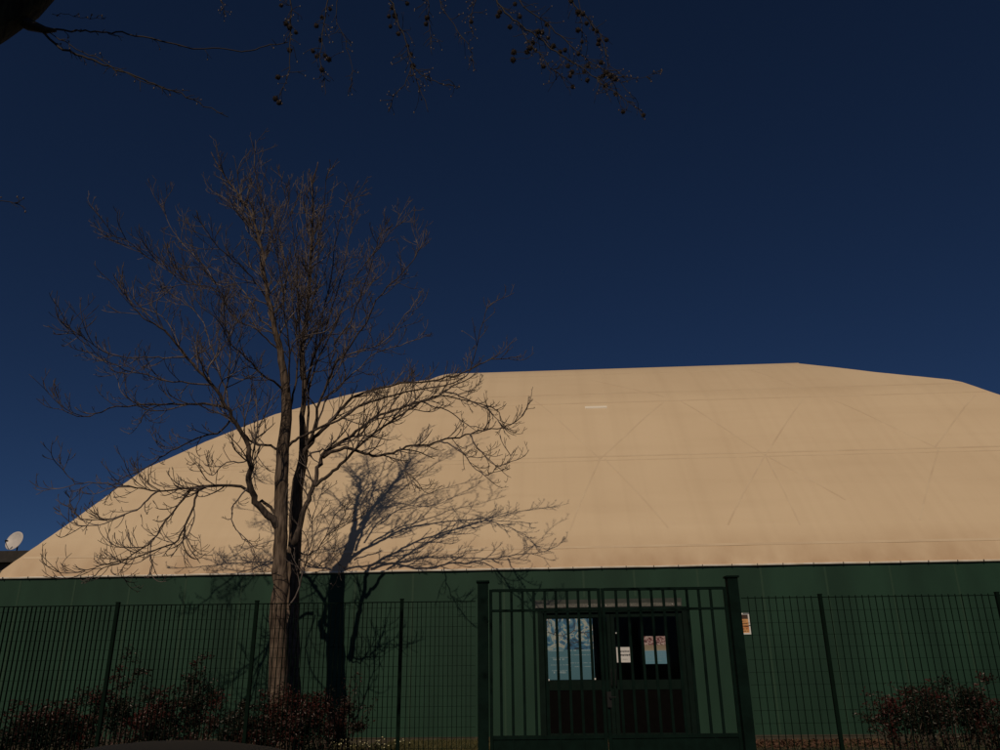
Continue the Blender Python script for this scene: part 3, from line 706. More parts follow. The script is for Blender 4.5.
# traced limbs: points, widths, depth offsets, feather count, feather length
LIMBS = [
 # left main limb
 ([(283, 530), (277, 524), (263, 510), (253, 497), (249, 480), (250, 468), (249, 450), (242, 434), (232, 417), (223, 402), (212, 385), (200, 372), (187, 357), (170, 337), (156, 325), (143, 317), (130, 303), (122, 290)], 11, 1, 0, -1.2, 0, 12, .8),
 ([(252, 493), (240, 487), (206, 486), (182, 489), (158, 491), (136, 488), (118, 484)], 4.5, 1.2, 0, -1.4, 0, 9, .55),
 ([(197, 487), (196, 500), (186, 525), (178, 539), (160, 549), (140, 556), (120, 561), (100, 566), (86, 570)], 3.2, 1, -.6, -1.6, 0, 9, .55),
 ([(192, 487), (178, 505), (165, 522), (152, 540), (135, 553), (118, 563), (104, 568), (92, 577)], 3, 1, -.5, -1.3, 0, 8, .5),
 ([(152, 540), (150, 550), (152, 565), (149, 574)], 1.8, .9, -1.1, -1.3, 0, 2, .25),
 ([(158, 491), (147, 500), (136, 510), (117, 517), (98, 520), (82, 519), (73, 508), (70, 498)], 2.4, .8, -1.1, -2.0, 0, 6, .4),
 ([(125, 515), (105, 523), (85, 525), (70, 521), (60, 512)], 1.6, .8, -1.7, -2.1, 0, 4, .35),
 ([(136, 488), (115, 486), (95, 483), (76, 483), (66, 474), (61, 464)], 1.8, .8, -1.3, -2.1, 0, 4, .4),
 ([(232, 417), (222, 430), (205, 436), (184, 445), (165, 454), (150, 465), (132, 474), (120, 480)], 3, 1, -.2, 1.0, 0, 8, .5),
 ([(226, 408), (205, 404), (181, 405), (150, 404), (117, 407), (95, 414), (78, 416), (64, 409), (56, 398)], 3.6, .9, -.3, -1.5, 0, 9, .6),
 ([(212, 385), (190, 383), (165, 380), (140, 372), (115, 366), (95, 352), (84, 338)], 3.2, .9, -.4, -1.8, 0, 9, .6),
 ([(187, 357), (165, 358), (145, 357), (120, 357), (100, 350), (82, 336), (64, 334)], 2.6, .8, -.6, -1.4, .3, 8, .55),
 ([(276, 449), (270, 445), (258, 445), (250, 440), (243, 433)], 3.2, 2.5, 0, -.1, .1, 2, .35),
 ([(260, 446), (256, 458), (253, 470), (255, 482)], 2, 1.2, -.02, .15, 0, 3, .4),
 ([(258, 507), (262, 500), (270, 508), (276, 515)], 4, 4, 0, 0, 0, 1, .3),
 ([(250, 485), (238, 498), (232, 508), (234, 525), (240, 535), (250, 545), (256, 555)], 2.2, .9, -.2, -.9, 0, 5, .45),
 ([(250, 460), (238, 462), (222, 466), (212, 476), (205, 470), (196, 462)], 2, .8, .1, .9, 0, 5, .5),
 # left upper crown
 ([(286, 395), (278, 385), (262, 375), (250, 362), (240, 352), (228, 340), (225, 318), (224, 300)], 4.2, 1, -.1, -1.2, 0, 9, .7),
 ([(280, 352), (267, 338), (255, 328), (240, 322), (227, 308), (220, 292), (207, 286), (187, 285), (167, 287)], 3.4, .9, -.1, -.8, 0, 10, .6),
 ([(275, 330), (262, 320), (250, 300), (237, 285), (217, 285), (210, 272), (193, 255), (180, 240), (170, 226), (163, 208)], 3.2, .8, 0, .9, 0, 9, .55),
 ([(217, 285), (205, 270), (193, 267), (170, 267), (147, 257), (130, 243), (113, 236)], 2, .8, .2, -.8, 0, 8, .5),
 ([(268, 300), (258, 286), (248, 273), (233, 260), (217, 247), (208, 232), (200, 222)], 3, .9, .1, -1.2, 0, 8, .55),
 ([(262, 250), (252, 235), (243, 215), (232, 205), (222, 196)], 2.4, .8, .2, 1.0, 0, 6, .5),
 ([(230, 412), (222, 380), (213, 352), (206, 330), (196, 312), (180, 300), (165, 290)], 3.4, .9, 0, 1.4, 0, 9, .6),
 ([(200, 372), (180, 350), (168, 322), (150, 310), (134, 305), (126, 292)], 2.6, .8, -.5, .6, 0, 7, .5),
 # inner upright stems
 ([(288, 420), (292, 400), (296, 381), (297, 335), (293, 308), (290, 279), (283, 255), (272, 235), (262, 208), (259, 190)], 4.6, .9, .25, .6, 0, 11, .6),
 ([(303, 410), (303, 370), (300, 330), (298, 290), (295, 250), (290, 215), (284, 190), (280, 176)], 4.2, .8, .5, -.6, 0, 11, .6),
 ([(286, 400), (290, 370), (288, 340), (284, 310), (282, 280), (275, 245), (268, 215), (252, 185)], 4.5, .8, -.1, -1.2, 0, 10, .6),
 ([(303, 395), (312, 360), (318, 330), (326, 300), (333, 265), (337, 235), (345, 205), (360, 196)], 4.4, .8, .6, .6, .4, 11, .6),
 ([(306, 391), (310, 370), (322, 340), (332, 305), (342, 275), (347, 250), (352, 222), (356, 206)], 4, .8, .6, 1.6, 0, 11, .6),
 ([(302, 380), (300, 355), (306, 325), (314, 290), (318, 260), (322, 225), (326, 190), (330, 170)], 3.6, .8, .55, -.8, 0, 10, .55),
 ([(296, 330), (302, 300), (306, 270), (303, 235), (300, 205), (303, 180)], 3, .8, .5, 1.3, 0, 8, .5),
 ([(283, 300), (287, 270), (279, 240), (273, 210), (272, 185)], 3, .8, .2, 1.3, 0, 8, .5),
 # right upper crown
 ([(306, 445), (312, 437), (318, 408), (329, 380), (337, 363), (358, 335), (377, 300), (392, 283), (407, 268), (418, 252), (424, 243)], 6, 1, .5, -.2, 0, 12, .65),
 ([(307, 440), (308, 400), (312, 377), (325, 345), (337, 320), (352, 285), (366, 262), (380, 248), (390, 232), (400, 224)], 5, 1, .5, 1.2, 0, 12, .65),
 ([(325, 388), (340, 358), (370, 349), (388, 338), (400, 322), (413, 305), (419, 295)], 3.4, .9, .5, .9, 0, 9, .5),
 ([(334, 345), (352, 318), (362, 290), (372, 262), (378, 240), (385, 225)], 3.0, .8, .5, -1.4, 0, 8, .5),
 ([(316, 430), (326, 400), (340, 385), (360, 368), (378, 352), (400, 345), (425, 336)], 3.4, .9, .6, 1.6, 0, 8, .5),
 # right limbs, spreading over the roof
 ([(302, 458), (309, 446), (317, 434), (331, 421), (340, 411), (352, 398), (372, 390), (400, 384), (430, 381), (455, 376), (475, 367), (490, 360), (512, 357)], 6.5, 1, .5, .3, 0, 12, .5),
 ([(286, 448), (296, 440), (305, 435), (325, 425), (345, 417), (362, 405), (385, 398), (410, 391), (440, 386), (460, 380), (472, 366), (480, 330), (487, 308)], 5, .9, 0, -.4, 0, 11, .5),
 ([(294, 545), (299, 528), (305, 508), (310, 495), (315, 484), (318, 468), (323, 456), (331, 448), (345, 440), (362, 427), (380, 415), (400, 408), (425, 400), (445, 392), (456, 384), (470, 378)], 9, 1.2, .05, .6, 0, 13, .5),
 ([(315, 486), (322, 480), (330, 474), (340, 464), (352, 452), (370, 437), (392, 421), (408, 410), (421, 402), (440, 396), (462, 400), (485, 405), (498, 412), (501, 421)], 5, 1, .15, .8, 0, 12, .45),
 ([(323, 457), (335, 451), (350, 449), (365, 453), (376, 456), (392, 453), (406, 447), (424, 445), (440, 441), (459, 437), (478, 431), (497, 429), (512, 424), (522, 415), (528, 405)], 5.2, 1, .2, -.15, 0, 14, .42),
 ([(392, 421), (405, 406), (421, 402), (436, 407), (452, 413), (465, 424), (480, 428)], 2.6, .9, .5, 1.1, 0, 7, .4),
 ([(445, 392), (462, 397), (478, 405), (490, 411), (497, 420), (503, 428)], 2.2, .8, .55, .2, 0, 7, .4),
 ([(440, 441), (452, 446), (462, 452), (470, 462), (480, 472), (488, 476), (494, 470)], 2.2, .8, -.05, -.4, 0, 6, .35),
 ([(470, 434), (476, 446), (485, 456), (497, 466), (506, 464), (511, 455)], 2, .8, -.1, -.8, 0, 5, .32),
 ([(400, 447), (402, 460), (408, 475), (416, 485)], 1.8, .8, -.08, -.3, 0, 4, .4),
 ([(308, 456), (316, 452), (326, 449), (334, 446)], 2.5, 2, .5, .55, 0, 1, .3),
 ([(352, 452), (362, 440), (366, 425), (378, 412), (390, 400), (404, 392), (414, 378)], 2.6, .8, .1, -.9, 0, 8, .45),
 # low shoots on the trunk
 ([(289, 606), (296, 596), (302, 578), (308, 556), (311, 540), (312, 520), (318, 505), (322, 490)], 2.6, .9, -.15, -.5, 0, 7, .5),
 ([(300, 552), (308, 555), (318, 548), (328, 535), (342, 520), (348, 505)], 2.2, .8, .3, -.2, 0, 6, .45),
 ([(299, 560), (306, 562), (316, 568), (325, 560), (333, 558), (342, 566)], 1.8, .8, .3, .7, 0, 4, .35),
]
for i, (pts, w0, w1, o0, o1, bow, k, ln) in enumerate(LIMBS):
    if pts[-1][1] < 345:
        o1 = max(-2.4, o1*1.5-1.1); w0 = min(w0, 11)*(.8 if w0 < 7 else 1)
    q, rr = trace(pts, w0, w1, o0, o1, bow)
    q, rr = smooth_path(q, rr, 3, .014, rt)
    big = w0 >= 3.0
    target = MB() if big else twigs
    target.tube(q, rr, 8 if w0 > 4 else 6, wob=.06, rnd=rt)
    if big: target.build('limb', MM['limb_bark'], tree, smooth=True, inv=ti)
    feather(q, rr, int(k*1.75), ln*1.35, 2, .15, dens=1.05)
feather(Ap[27:-4], Ar[27:-4], 44, .8, dens=1.1); feather(Bp[27:-3], Br[27:-3], 44, .8, dens=1.1)
tw = twigs.build('crown', MM['twig'], tree, smooth=True, inv=ti)
print('tree twig faces', len(tw.data.polygons))

# --- the near tree whose branches hang into the top of the picture
nt = empty('plane_tree', (-4.9, 3.0, -.1), 'near plane tree whose dark green limb and hanging seed balls reach in at the top', 'tree')
ni = inv_of(nt); rn = random.Random(3)
mb = MB()
NY = 5.0
cor = P(22, 5, NY)
pts = [Vector((-4.9, 3.0, -.2)), Vector((-4.95, 3.05, 1.2)), Vector((-4.85, 3.1, 2.8)), Vector((-4.75, 3.3, 4.2)), Vector((-4.6, 3.4, 5.6)), Vector((-4.5, 3.3, 7.2)), Vector((-4.2, 3.2, 8.8))]
a, b = smooth_path(pts, [.34, .28, .25, .22, .2, .15, .1], 4, .01, rn); mb.tube(a, b, 14, wob=.08, rnd=rn)
mb.build('trunk', MM['near_bark'], nt, smooth=True, inv=ni)
mb = MB()
lp = [Vector((-4.72, 3.32, 4.4)), P(-90, 70, 4.5), P(-30, 34, 4.8), P(22, 2, NY), P(80, -50, 5.2), P(200, -110, 5.6), P(360, -120, 5.9), P(520, -100, 6.2), P(640, -60, 6.5)]
a, b = smooth_path(lp, [.19, .17, .165, .16, .13, .09, .07, .045, .02], 5, .004, rn); mb.tube(a, b, 12, wob=.08, rnd=rn)
mb.build('limb', MM['near_bark'], nt, smooth=True, inv=ni)
nb = MB(); balls = []; buds = MB()
def nline(px, Y0, Y1, w0, w1, side=6, blen=.22, ballp=0.0, budp=.6, sub=4):
    n = len(px); q = [P(x, y, Y0+(Y1-Y0)*i/(n-1)) for i, (x, y) in enumerate(px)]
    rr = [max(.0019, .85*(w0+(w1-w0)*i/(n-1))*5.3/FPX/2) for i in range(n)]
    side = int(side*1.9); ballp *= .45
    q, rr = smooth_path(q, rr, sub, .006, rn); nb.tube(q, rr, 5, wob=.15, rnd=rn)
    for j in range(side):
        i = rn.randrange(int(len(q)*.12), len(q)-1); d = (q[i+1]-q[i]).normalized()
        nd = (d + Vector((rn.gauss(0, .7), rn.gauss(0, .7), rn.gauss(-.1, .6)))).normalized()
        L = blen*rn.uniform(.35, 1.2); m = 4; p = q[i]; pp = [p]
        for k in range(m):
            nd = (nd+Vector((rn.gauss(0, .25), rn.gauss(0, .25), rn.gauss(-.05, .25)))).normalized(); p = p+nd*L/m; pp.append(p)
        nb.tube(pp, [.0032, .0028, .0024, .002, .0016], 4)
        if rn.random() < ballp: balls.append((p+Vector((0, 0, -.02)), rn.uniform(.018, .028)))
        elif rn.random() < budp*.6: buds.ball(p, rn.uniform(.004, .007), 6, (1, 1, 1.6))
        if rn.random() < .5:
            qd = (nd+Vector((rn.gauss(0, .6), rn.gauss(0, .6), rn.gauss(0, .6)))).normalized(); e = pp[2]+qd*L*.5
            nb.tube([pp[2], (pp[2]+e)/2+Vector((0, 0, .006)), e], [.0025, .002, .0015], 4)
            if rn.random() < budp: buds.ball(e, .006, 6, (1, 1, 1.7))
nline([(30, 28), (48, 30), (68, 30.5), (86, 31), (107, 32), (128, 34), (160, 41), (192, 48), (220, 49), (246, 51), (265, 46), (288, 42)], 5.0, 5.55, 3.0, 1.5, 8, .10, 0, .3)
nline([(42, 31), (52, 42), (68, 51), (88, 58), (110, 67), (135, 77), (160, 86), (180, 94), (205, 106), (228, 117)], 5.0, 5.1, 3.6, 1.1, 12, .09, 0, .6)
nline([(46, 31), (65, 42), (90, 55), (112, 66), (140, 80), (170, 90), (190, 91)], 5.0, 4.9, 1.6, .8, 8, .1, 0, .8)
nline([(-60, 215), (-30, 205), (-5, 201), (20, 203)], 4.6, 4.7, 2.0, .8, 10, .12, 0, .9)
nline([(52, 14), (70, 15), (85, 18), (105, 19)], 5.0, 5.0, 1, .5, 4, .05, 0, 1)
# hanging branchlets
nline([(300, -60), (292, -20), (291, 10), (290, 30), (290, 58), (289, 72), (285, 82), (279, 98)], 5.6, 5.5, 2.4, .8, 16, .16, .45, .7)
nline([(335, -60), (331, -20), (326, 10), (322, 35), (320, 60), (324, 78), (325, 95)], 5.7, 5.6, 2.4, .8, 18, .16, .4, .7)
nline([(345, -50), (340, -10), (336, 15), (345, 40), (352, 70), (350, 92)], 5.7, 5.8, 1.6, .7, 10, .14, .1, .7)
nline([(370, -60), (380, -15), (392, 5), (398, 22), (405, 40), (410, 56), (413, 70), (420, 88), (428, 112)], 5.8, 5.6, 2.8, .9, 20, .2, .35, .7)
nline([(413, 68), (424, 76), (436, 82), (452, 86), (460, 88)], 5.65, 5.6, 1.6, .7, 8, .12, 0, .8)
nline([(412, 66), (404, 84), (394, 96), (390, 112)], 5.65, 5.7, 1.5, .7, 8, .12, 0, .8)
nline([(415, -60), (424, -20), (428, 5), (430, 30), (432, 55)], 5.9, 5.9, 1.8, .8, 12, .16, .25, .7)
nline([(430, -60), (440, 0), (452, 22), (465, 40), (472, 55), (468, 70)], 5.9, 5.8, 1.8, .7, 12, .14, .1, .7)
nline([(470, -70), (478, -20), (474, 5), (470, 22), (473, 34)], 6.0, 6.0, 2, .9, 16, .14, .35, .7)
nline([(455, -90), (490, -15), (505, 12), (522, 25), (540, 38), (556, 52), (572, 62), (588, 72), (606, 86), (622, 96), (643, 112)], 6.0, 5.7, 3.6, .8, 34, .2, .35, .7)
nline([(500, -60), (520, 0), (540, 18), (560, 36), (580, 54), (600, 68), (616, 78), (634, 100)], 6.2, 6.0, 2.6, .8, 26, .2, .3, .7)
nline([(545, -70), (565, -12), (578, 8), (590, 22), (601, 36), (606, 52), (608, 70), (612, 84)], 6.2, 6.1, 2.8, .9, 24, .18, .4, .8)
nline([(520, 26), (530, 44), (542, 56), (550, 68), (566, 78)], 5.9, 5.8, 2, .8, 18, .18, .3, .9)
nline([(606, 84), (622, 76), (640, 78), (662, 70)], 5.8, 5.7, 1, .5, 8, .08, 0, .9)
nline([(575, -30), (580, 10), (582, 34), (580, 52)], 6.1, 6.0, 1.8, .7, 10, .12, .5, .7)
nline([(190, -60), (215, -10), (222, 5), (226, 14)], 5.6, 5.6, 2, .8, 8, .1, .0, .7)
for (x, y) in ((388, 36), (411, 54), (413, 66), (290, 58), (289, 12), (316, 60), (320, 64), (512, 52), (513, 60), (548, 38), (552, 47), (568, 66), (572, 72), (584, 72), (588, 66), (606, 73), (610, 76), (597, 31), (599, 40), (578, 30), (582, 42), (392, 8), (395, 16), (427, 18), (426, 24), (500, 12), (498, 16), (510, 27), (530, 48), (533, 43), (527, 52), (578, 12), (583, 14), (515, 4), (560, 52), (565, 50)):
    balls.append((P(x, y, 5.9+rn.uniform(-.15, .15)), rn.uniform(.019, .030)))
_nv = [Vector(v) for v in nb.v[::3]]
for q_, (c, r_) in enumerate(balls):
    near = min(_nv, key=lambda v: (v-c).length_squared+(0.02 if v.z < c.z else 0))
    if (near-c).length > .16: c = near+(c-near).normalized()*.16; balls[q_] = (c, r_)
    mid_ = (near+c)/2+Vector((0, 0, .012)); nb.tube([near, mid_, c], [.0024, .002, .002], 4)
nb.tube([P(5, 12, 5.0), P(28, 24, 5.0), P(46, 30, 5.0), P(56, 30.5, 5.0)], [.06, .05, .028, .012], 8, wob=.1, rnd=rn)
nb.build('crown', MM['near_twig'], nt, smooth=True, inv=ni)
bm0 = MB()
vsb = []; 
def spiky(c, r):
    m = MB(); m.ball(c, r*.9, 8)
    for _ in range(26):
        d = Vector((rn.gauss(0, 1), rn.gauss(0, 1), rn.gauss(0, 1))).normalized(); s_ = d.orthogonal().normalized()*r*.14; u_ = d.cross(s_)
        p = c+d*r*.8; m.add([p+s_, p-s_*.5+u_*.9, p-s_*.5-u_*.9, c+d*r*1.28], [(0, 1, 3), (1, 2, 3), (2, 0, 3)])
    return m
for c, r in balls[:95]:
    spiky(c, r).build('seed_ball', MM['ball'], nt, inv=ni)
buds.build('buds', MM['bud'], nt, inv=ni)
print('balls', len(balls))
# crown of the near tree above the frame
nb2 = MB()
for k in range(10):
    p0 = Vector((-4.4, 3.2, 5.6+rn.random()*3)); d = Vector((rn.uniform(-1, .6), rn.uniform(-1, .1), rn.uniform(.5, 1.1)))
    grow(nb2, p0, d, rn.uniform(2, 3.2), .05, 2, rn, .15, .18, .5, .004)
nb2.build('upper_limbs', MM['near_twig'], nt, smooth=True, inv=ni)

# ------------------------------------------------------------------ shrubs
def shrub(name, px, ytop, Y, w, label, seed, red=.5, n=2600, dep=.8, group='red-leaved shrubs along the hall wall'):
    n = int(n*1.9) if n > 1000 else n
    r = random.Random(seed); top = P(px, ytop, Y); h = top.z
    s = empty(name, (top.x, Y, 0), label, 'shrub', group)
    st = MB(); lr = MB(); ldk = MB()
    tips = []
    nst = max(9, int(w*16))
    for i in range(nst):
        a = r.uniform(0, 6.283); rad = r.random()**.6; hh = h*r.uniform(.45, 1.0)*(1-.35*rad*rad)
        b0 = Vector((math.cos(a)*rad*w*.22, math.sin(a)*rad*dep*.25, 0)); t0 = Vector((math.cos(a)*rad*w*.5, math.sin(a)*rad*dep*.5, hh))
        pts = [b0.lerp(t0, k/5)+Vector((r.gauss(0, .03), r.gauss(0, .03), 0))+Vector((0, 0, .12*h*math.sin(k/5*3.14))) for k in range(6)]
        st.tube(pts, [.010, .009, .008, .006, .005, .003], 4); tips.append(pts)
        for _ in range(4):
            k = r.randrange(2, 6); p = pts[k]; d = Vector((r.gauss(0, 1), r.gauss(0, 1), r.uniform(.1, 1))).normalized()*r.uniform(.1, .3)
            q = [p, p+d*.5+Vector((0, 0, -.01)), p+d]; st.tube(q, [.004, .003, .002], 3); tips.append([p, p+d*.3, p+d*.5, p+d*.7, p+d*.85, p+d])
    for _ in range(n):
        pts = r.choice(tips); k = r.choice((0, 1, 1, 2, 2, 3, 3, 4, 4, 5, 5)); p = pts[k]+Vector((r.gauss(0, .045), r.gauss(0, .045), r.gauss(0, .04)))
        if p.z < .03: p.z = r.uniform(.03, .2)
        L = r.uniform(.035, .075); ax = Vector((r.gauss(0, 1), r.gauss(0, 1), r.gauss(.3, .7))).normalized(); sd_ = ax.orthogonal().normalized(); sd_.rotate(Quaternion(ax, r.uniform(0, 6.28)))
        nn = ax.cross(sd_)
        m = lr if (math.sin(p.x*5+seed)+math.sin(p.z*6+seed*2)+r.gauss(0, .7) > (1-red*2)*1.4) else ldk
        wd = L*.24
        m.add([p, p+ax*L*.45+sd_*wd+nn*wd*.35, p+ax*L, p+ax*L*.45-sd_*wd+nn*wd*.35], [(0, 1, 2), (0, 2, 3)])
    st.build('stem', MM['stem'], s); 
    if lr.v: lr.build('red_foliage', MM['red_leaf'], s)
    if ldk.v: ldk.build('foliage', MM['dark_leaf'], s)
    return s
G = 'red-leaved shrubs along the hall wall'
shrub('shrub', 30, 700, 14.6, 1.7, 'low dark shrub at the far left end of the fence', 1, .35, 2600)
shrub('shrub', 72, 694, 14.9, 1.5, 'low reddish shrub left of the first visible fence post', 2, .6, 2300)
shrub('shrub', 128, 650, 15.0, 1.2, 'taller dark shrub with a bare tip right of the first fence post', 3, .4, 1900)
shrub('shrub', 165, 690, 14.4, 1.5, 'crimson shrub low between two fence posts', 4, .95, 2500)
shrub('shrub', 203, 656, 15.2, 1.3, 'upright brownish shrub left of the second fence post', 5, .5, 2100)
shrub('shrub', 243, 700, 14.8, 1.2, 'dark low shrub just left of the bare tree', 6, .3, 2000)
shrub('shrub', 284, 682, 14.9, 1.5, 'dense red shrub hiding the foot of the bare tree', 7, .8, 3600)
shrub('shrub', 325, 688, 15.2, 1.4, 'red and green shrub at the foot of the trunk shadow', 8, .5, 3000)
shrub('shrub', 350, 662, 15.6, .7, 'thin sparse shrub with red tips right of the bare tree', 9, .6, 420)
shrub('shrub', 902, 684, 14.6, 1.6, 'left half of the brownish shrub pair on the far right', 10, .5, 2200)
shrub('shrub', 948, 668, 15.0, 2.1, 'tallest reddish brown shrub behind the right mesh fence', 12, .5, 3600)
shrub('shrub', 993, 694, 14.6, 1.3, 'low dark red shrub cut off by the right edge', 13, .7, 1500)

# grass, leaf litter and pale flowers in front of the wall
def scatter(name, n, region, fn, m, label, seed):
    r = random.Random(seed); mb = MB()
    for _ in range(n):
        x0, x1, y0, y1 = r.choice(region); fn(mb, Vector((r.uniform(x0, x1), r.uniform(y0, y1), -.02)), r)
    o = mb.build(name, m); return tag(o, label, None, None, 'stuff')
def blade(mb, p, r):
    h = r.uniform(.05, .17); d = Vector((r.gauss(0, .35), r.gauss(0, .35), 1)).normalized(); s_ = Vector((r.gauss(0, 1), r.gauss(0, 1), 0)).normalized()*.005
    mb.add([p-s_, p+s_, p+d*h*.6+s_*.6, p+d*h+Vector((d.x, d.y, -.1))*h*.3, p+d*h*.6-s_*.6], [(0, 1, 2, 4), (4, 2, 3)])
def leaf_(mb, p, r):
    L = r.uniform(.03, .08); a = r.uniform(0, 6.28); d = Vector((math.cos(a), math.sin(a), r.uniform(-.1, .5)))*L; s_ = Vector((-math.sin(a), math.cos(a), r.gauss(0, .4)))*L*.35
    p = p+Vector((0, 0, .008+r.random()*.03)); mb.add([p, p+d*.5+s_, p+d, p+d*.5-s_], [(0, 1, 2), (0, 2, 3)])
scatter('grass', 26000, [(-13, 12, 12.2, 18.4), (-2, 0, 16.5, 18.6), (-2.4, -.2, 17.2, 18.7)], blade, MM['grass'], 'thin yellowish grass between fence and hall wall', 5)
scatter('leaf_litter', 15000, [(-13, 12, 12.2, 18.5), (-1, 8, 16.8, 18.5), (3.4, 8, 17.3, 18.3)], leaf_, MM['litter'], 'fallen brown leaves along the foot of the wall', 6)
r = random.Random(21)
for i, (px, py, wd) in enumerate(((362, 741, .5), (371, 740, .5))): pass
fl = empty('flowering_plant', (P(368, 735, 17.0).x, 17.0, 0), 'low pale-flowered plant at the wall foot right of the bare tree', 'plant')
mb = MB(); fb = MB()
for _ in range(90):
    a = r.uniform(0, 6.28); q = r.random()**.5; p = Vector((math.cos(a)*q*.75, math.sin(a)*q*.3, 0)); t = p*1.15+Vector((r.gauss(0, .04), r.gauss(0, .04), r.uniform(.08, .26)))
    mb.tube([p, (p+t)/2+Vector((0, 0, .02)), t], [.004, .003, .002], 3)
    for k in range(3):
        c = p.lerp(t, r.uniform(.2, .9)); leaf_(mb, c, r)
    if r.random() < .6: fb = MB(); fb.ball(t, r.uniform(.010, .022), 6, (1, 1, .6)); fb.build('flower', MM['flower'], fl)
mb.build('leaves', MM['grass'], fl)

# ------------------------------------------------------------------ parked car whose roof shows at the bottom left
rc = P(158, 743, 4.45)
ROAD = -.14
car = empty('parked_car', (rc.x, 4.45, ROAD), 'grey car parked at the roadside with only its roof in view', 'car')
ztop = rc.z-ROAD
def loft(mb, secs, n):
    o = len(mb.v); mb.v += [tuple(p) for s_ in secs for p in s_]
    for i in range(len(secs)-1):
        for k in range(n): mb.f.append((o+i*n+k, o+i*n+(k+1) % n, o+(i+1)*n+(k+1) % n, o+(i+1)*n+k))
    mb.f.append(tuple(o+k for k in range(n-1, -1, -1))); mb.f.append(tuple(o+(len(secs)-1)*n+k for k in range(n)))
def sect(x, zb_, zt_, hw, n=20, ex=3.2):
    out = []; zc = (zb_+zt_)/2; hh = (zt_-zb_)/2
    for k in range(n):
        a = 2*math.pi*k/n; c, s_ = math.cos(a), math.sin(a)
        out.append(Vector((x, hw*math.copysign(abs(c)**(2/ex), c), zc+hh*math.copysign(abs(s_)**(2/ex), s_))))
    return out
mb = MB(); k_ = (ztop-.06)/1.36
loft(mb, [sect(-2.05, .32, .62, .62), sect(-2.0, .26, .72, .74), sect(-1.75, .22, .80, .82), sect(-1.3, .20, .86, .85), sect(-.8, .19, .93, .86), sect(0, .18, .94, .87), sect(.9, .18, .95, .87), sect(1.6, .20, .95, .85), sect(1.95, .26, .88, .80), sect(2.06, .34, .72, .70)], 20)
body = mb.build('body', MM['car'], car, smooth=True)
mb = MB()
xs_ = [-1.05, -.85, -.6, -.35, -.15, .05, .25, .45, .65, .9, 1.2, 1.5, 1.72]
sec = []
for x in xs_:
    zt_ = ztop - max(0, abs(x)-0.0)**2*.17 if x > -.55 else ztop-.17*.55**2-(-.55-x)*.62
    if x > .65: zt_ = ztop-.17*.65**2-(x-.65)*.16-(max(0, x-1.2)*.55)
    s_ = []
    for k in range(13):
        u = -1+2*k/12; hw_top = .56
        s_.append(Vector((x, u*hw_top, zt_-.045*abs(u)**2.4)))
    sec.append(s_)
# roof shell
vs = []; fs = []
for s_ in sec: vs += s_
o2 = len(vs)
for s_ in sec: vs += [p-Vector((0, 0, .03)) for p in s_]
for i in range(len(sec)-1):
    for k in range(12):
        fs.append((i*13+k, i*13+k+1, (i+1)*13+k+1, (i+1)*13+k)); fs.append((o2+i*13+k, o2+(i+1)*13+k, o2+(i+1)*13+k+1, o2+i*13+k+1))
mb.add(vs, [f[::-1] for f in fs]); roof_o = mb.build('roof', MM['car'], body, smooth=True)
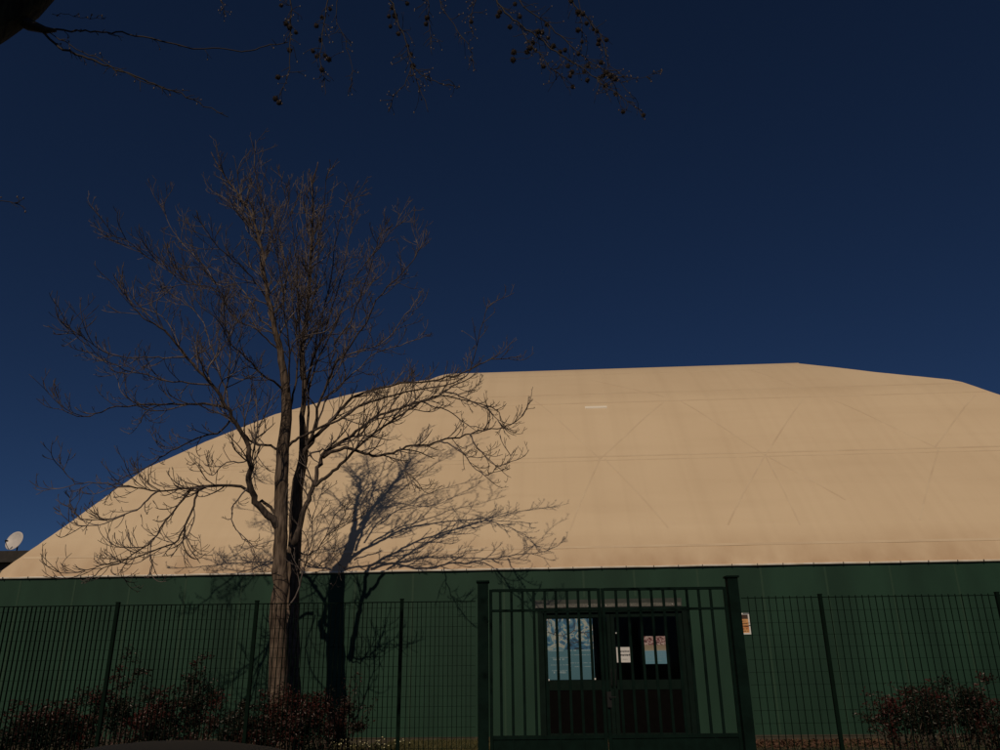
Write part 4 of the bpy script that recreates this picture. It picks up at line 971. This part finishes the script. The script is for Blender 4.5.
# glasshouse
mb = MB(); gs = []
for x, s_ in zip(xs_, sec):
    zt_ = s_[0].z-.012
    gs.append([Vector((x, -.74, .90)), Vector((x, -.66, (.9+zt_)/2+.03)), Vector((x, -.565, max(zt_, .92))), Vector((x, -.3, max(.93, s_[3].z-.03))), Vector((x, .3, max(.93, s_[3].z-.03))), Vector((x, .565, max(zt_, .92))), Vector((x, .66, (.9+zt_)/2+.03)), Vector((x, .74, .90))])
loft(mb, gs, 8); mb.build('window', MM['glass_dark'], body)
for sy in (-1, 1):
    for px_ in (-.05, -1.02, .95):
        mb = MB(); top_i = min(range(len(xs_)), key=lambda i: abs(xs_[i]-px_)); mb.bar(Vector((px_, sy*.742, .9)), Vector((px_+(.25 if px_ < -.5 else 0), sy*.60, sec[top_i][0].z-.02 if px_ > -.5 else sec[3][0].z-.05)), .05, .03, Vector((0, 1, 0))); mb.build('pillar', MM['car'], body)
    mb = MB(); mb.ball((-.72, sy*.93, .98), .09, 10, (.6, 1, .8)); mb.build('mirror', MM['car'], car, smooth=True)
    for hx in (.0, .95): 
        mb = MB(); mb.box(hx-.09, sy*.872-.008, .80, hx+.09, sy*.872+.008, .825); mb.build('handle', MM['car_dark'], body)
    mb = MB(); mb.ball((-1.93, sy*.60, .64), .15, 12, (.5, 1, .55)); mb.build('headlight', MM['lamp_clear'], car, smooth=True)
    mb = MB(); mb.ball((1.97, sy*.62, .74), .14, 12, (.4, .8, 1)); mb.build('tail_light', MM['lamp_red'], car, smooth=True)
    for wx in (-1.28, 1.28):
        w_ = bpy.data.objects.new('wheel', None); COL.objects.link(w_); w_.parent = car; w_.location = (wx, sy*.76, .31)
        mb = MB(); n = 28; ring = []
        for rr_, yy in ((.20, -.09), (.29, -.10), (.31, -.07), (.31, .07), (.29, .10), (.20, .09)):
            ring.append([Vector((math.cos(6.283*k/n)*rr_, yy, math.sin(6.283*k/n)*rr_)) for k in range(n)])
        o = 0; vs = [p for q_ in ring for p in q_]; fs = []
        for i in range(6):
            for k in range(n): fs.append((i*n+k, i*n+(k+1) % n, ((i+1) % 6)*n+(k+1) % n, ((i+1) % 6)*n+k))
        mb.add(vs, fs); mb.build('tyre', MM['tyre'], w_, smooth=True)
        mb = MB(); yb = sy*.085
        for k in range(5):
            a = 6.283*k/5; mb.bar(Vector((0, yb, 0)), Vector((math.cos(a)*.2, yb, math.sin(a)*.2)), .05, .03, Vector((0, 1, 0)))
        mb.tube([Vector((0, yb-.02, 0)), Vector((0, yb+.02, 0))], [.05, .05], 12)
        mb.build('rim', MM['rim'], w_)
mb = MB(); mb.box(-2.075, -.26, .40, -2.06, .26, .51); mb.build('number_plate', MM['plate'], car)
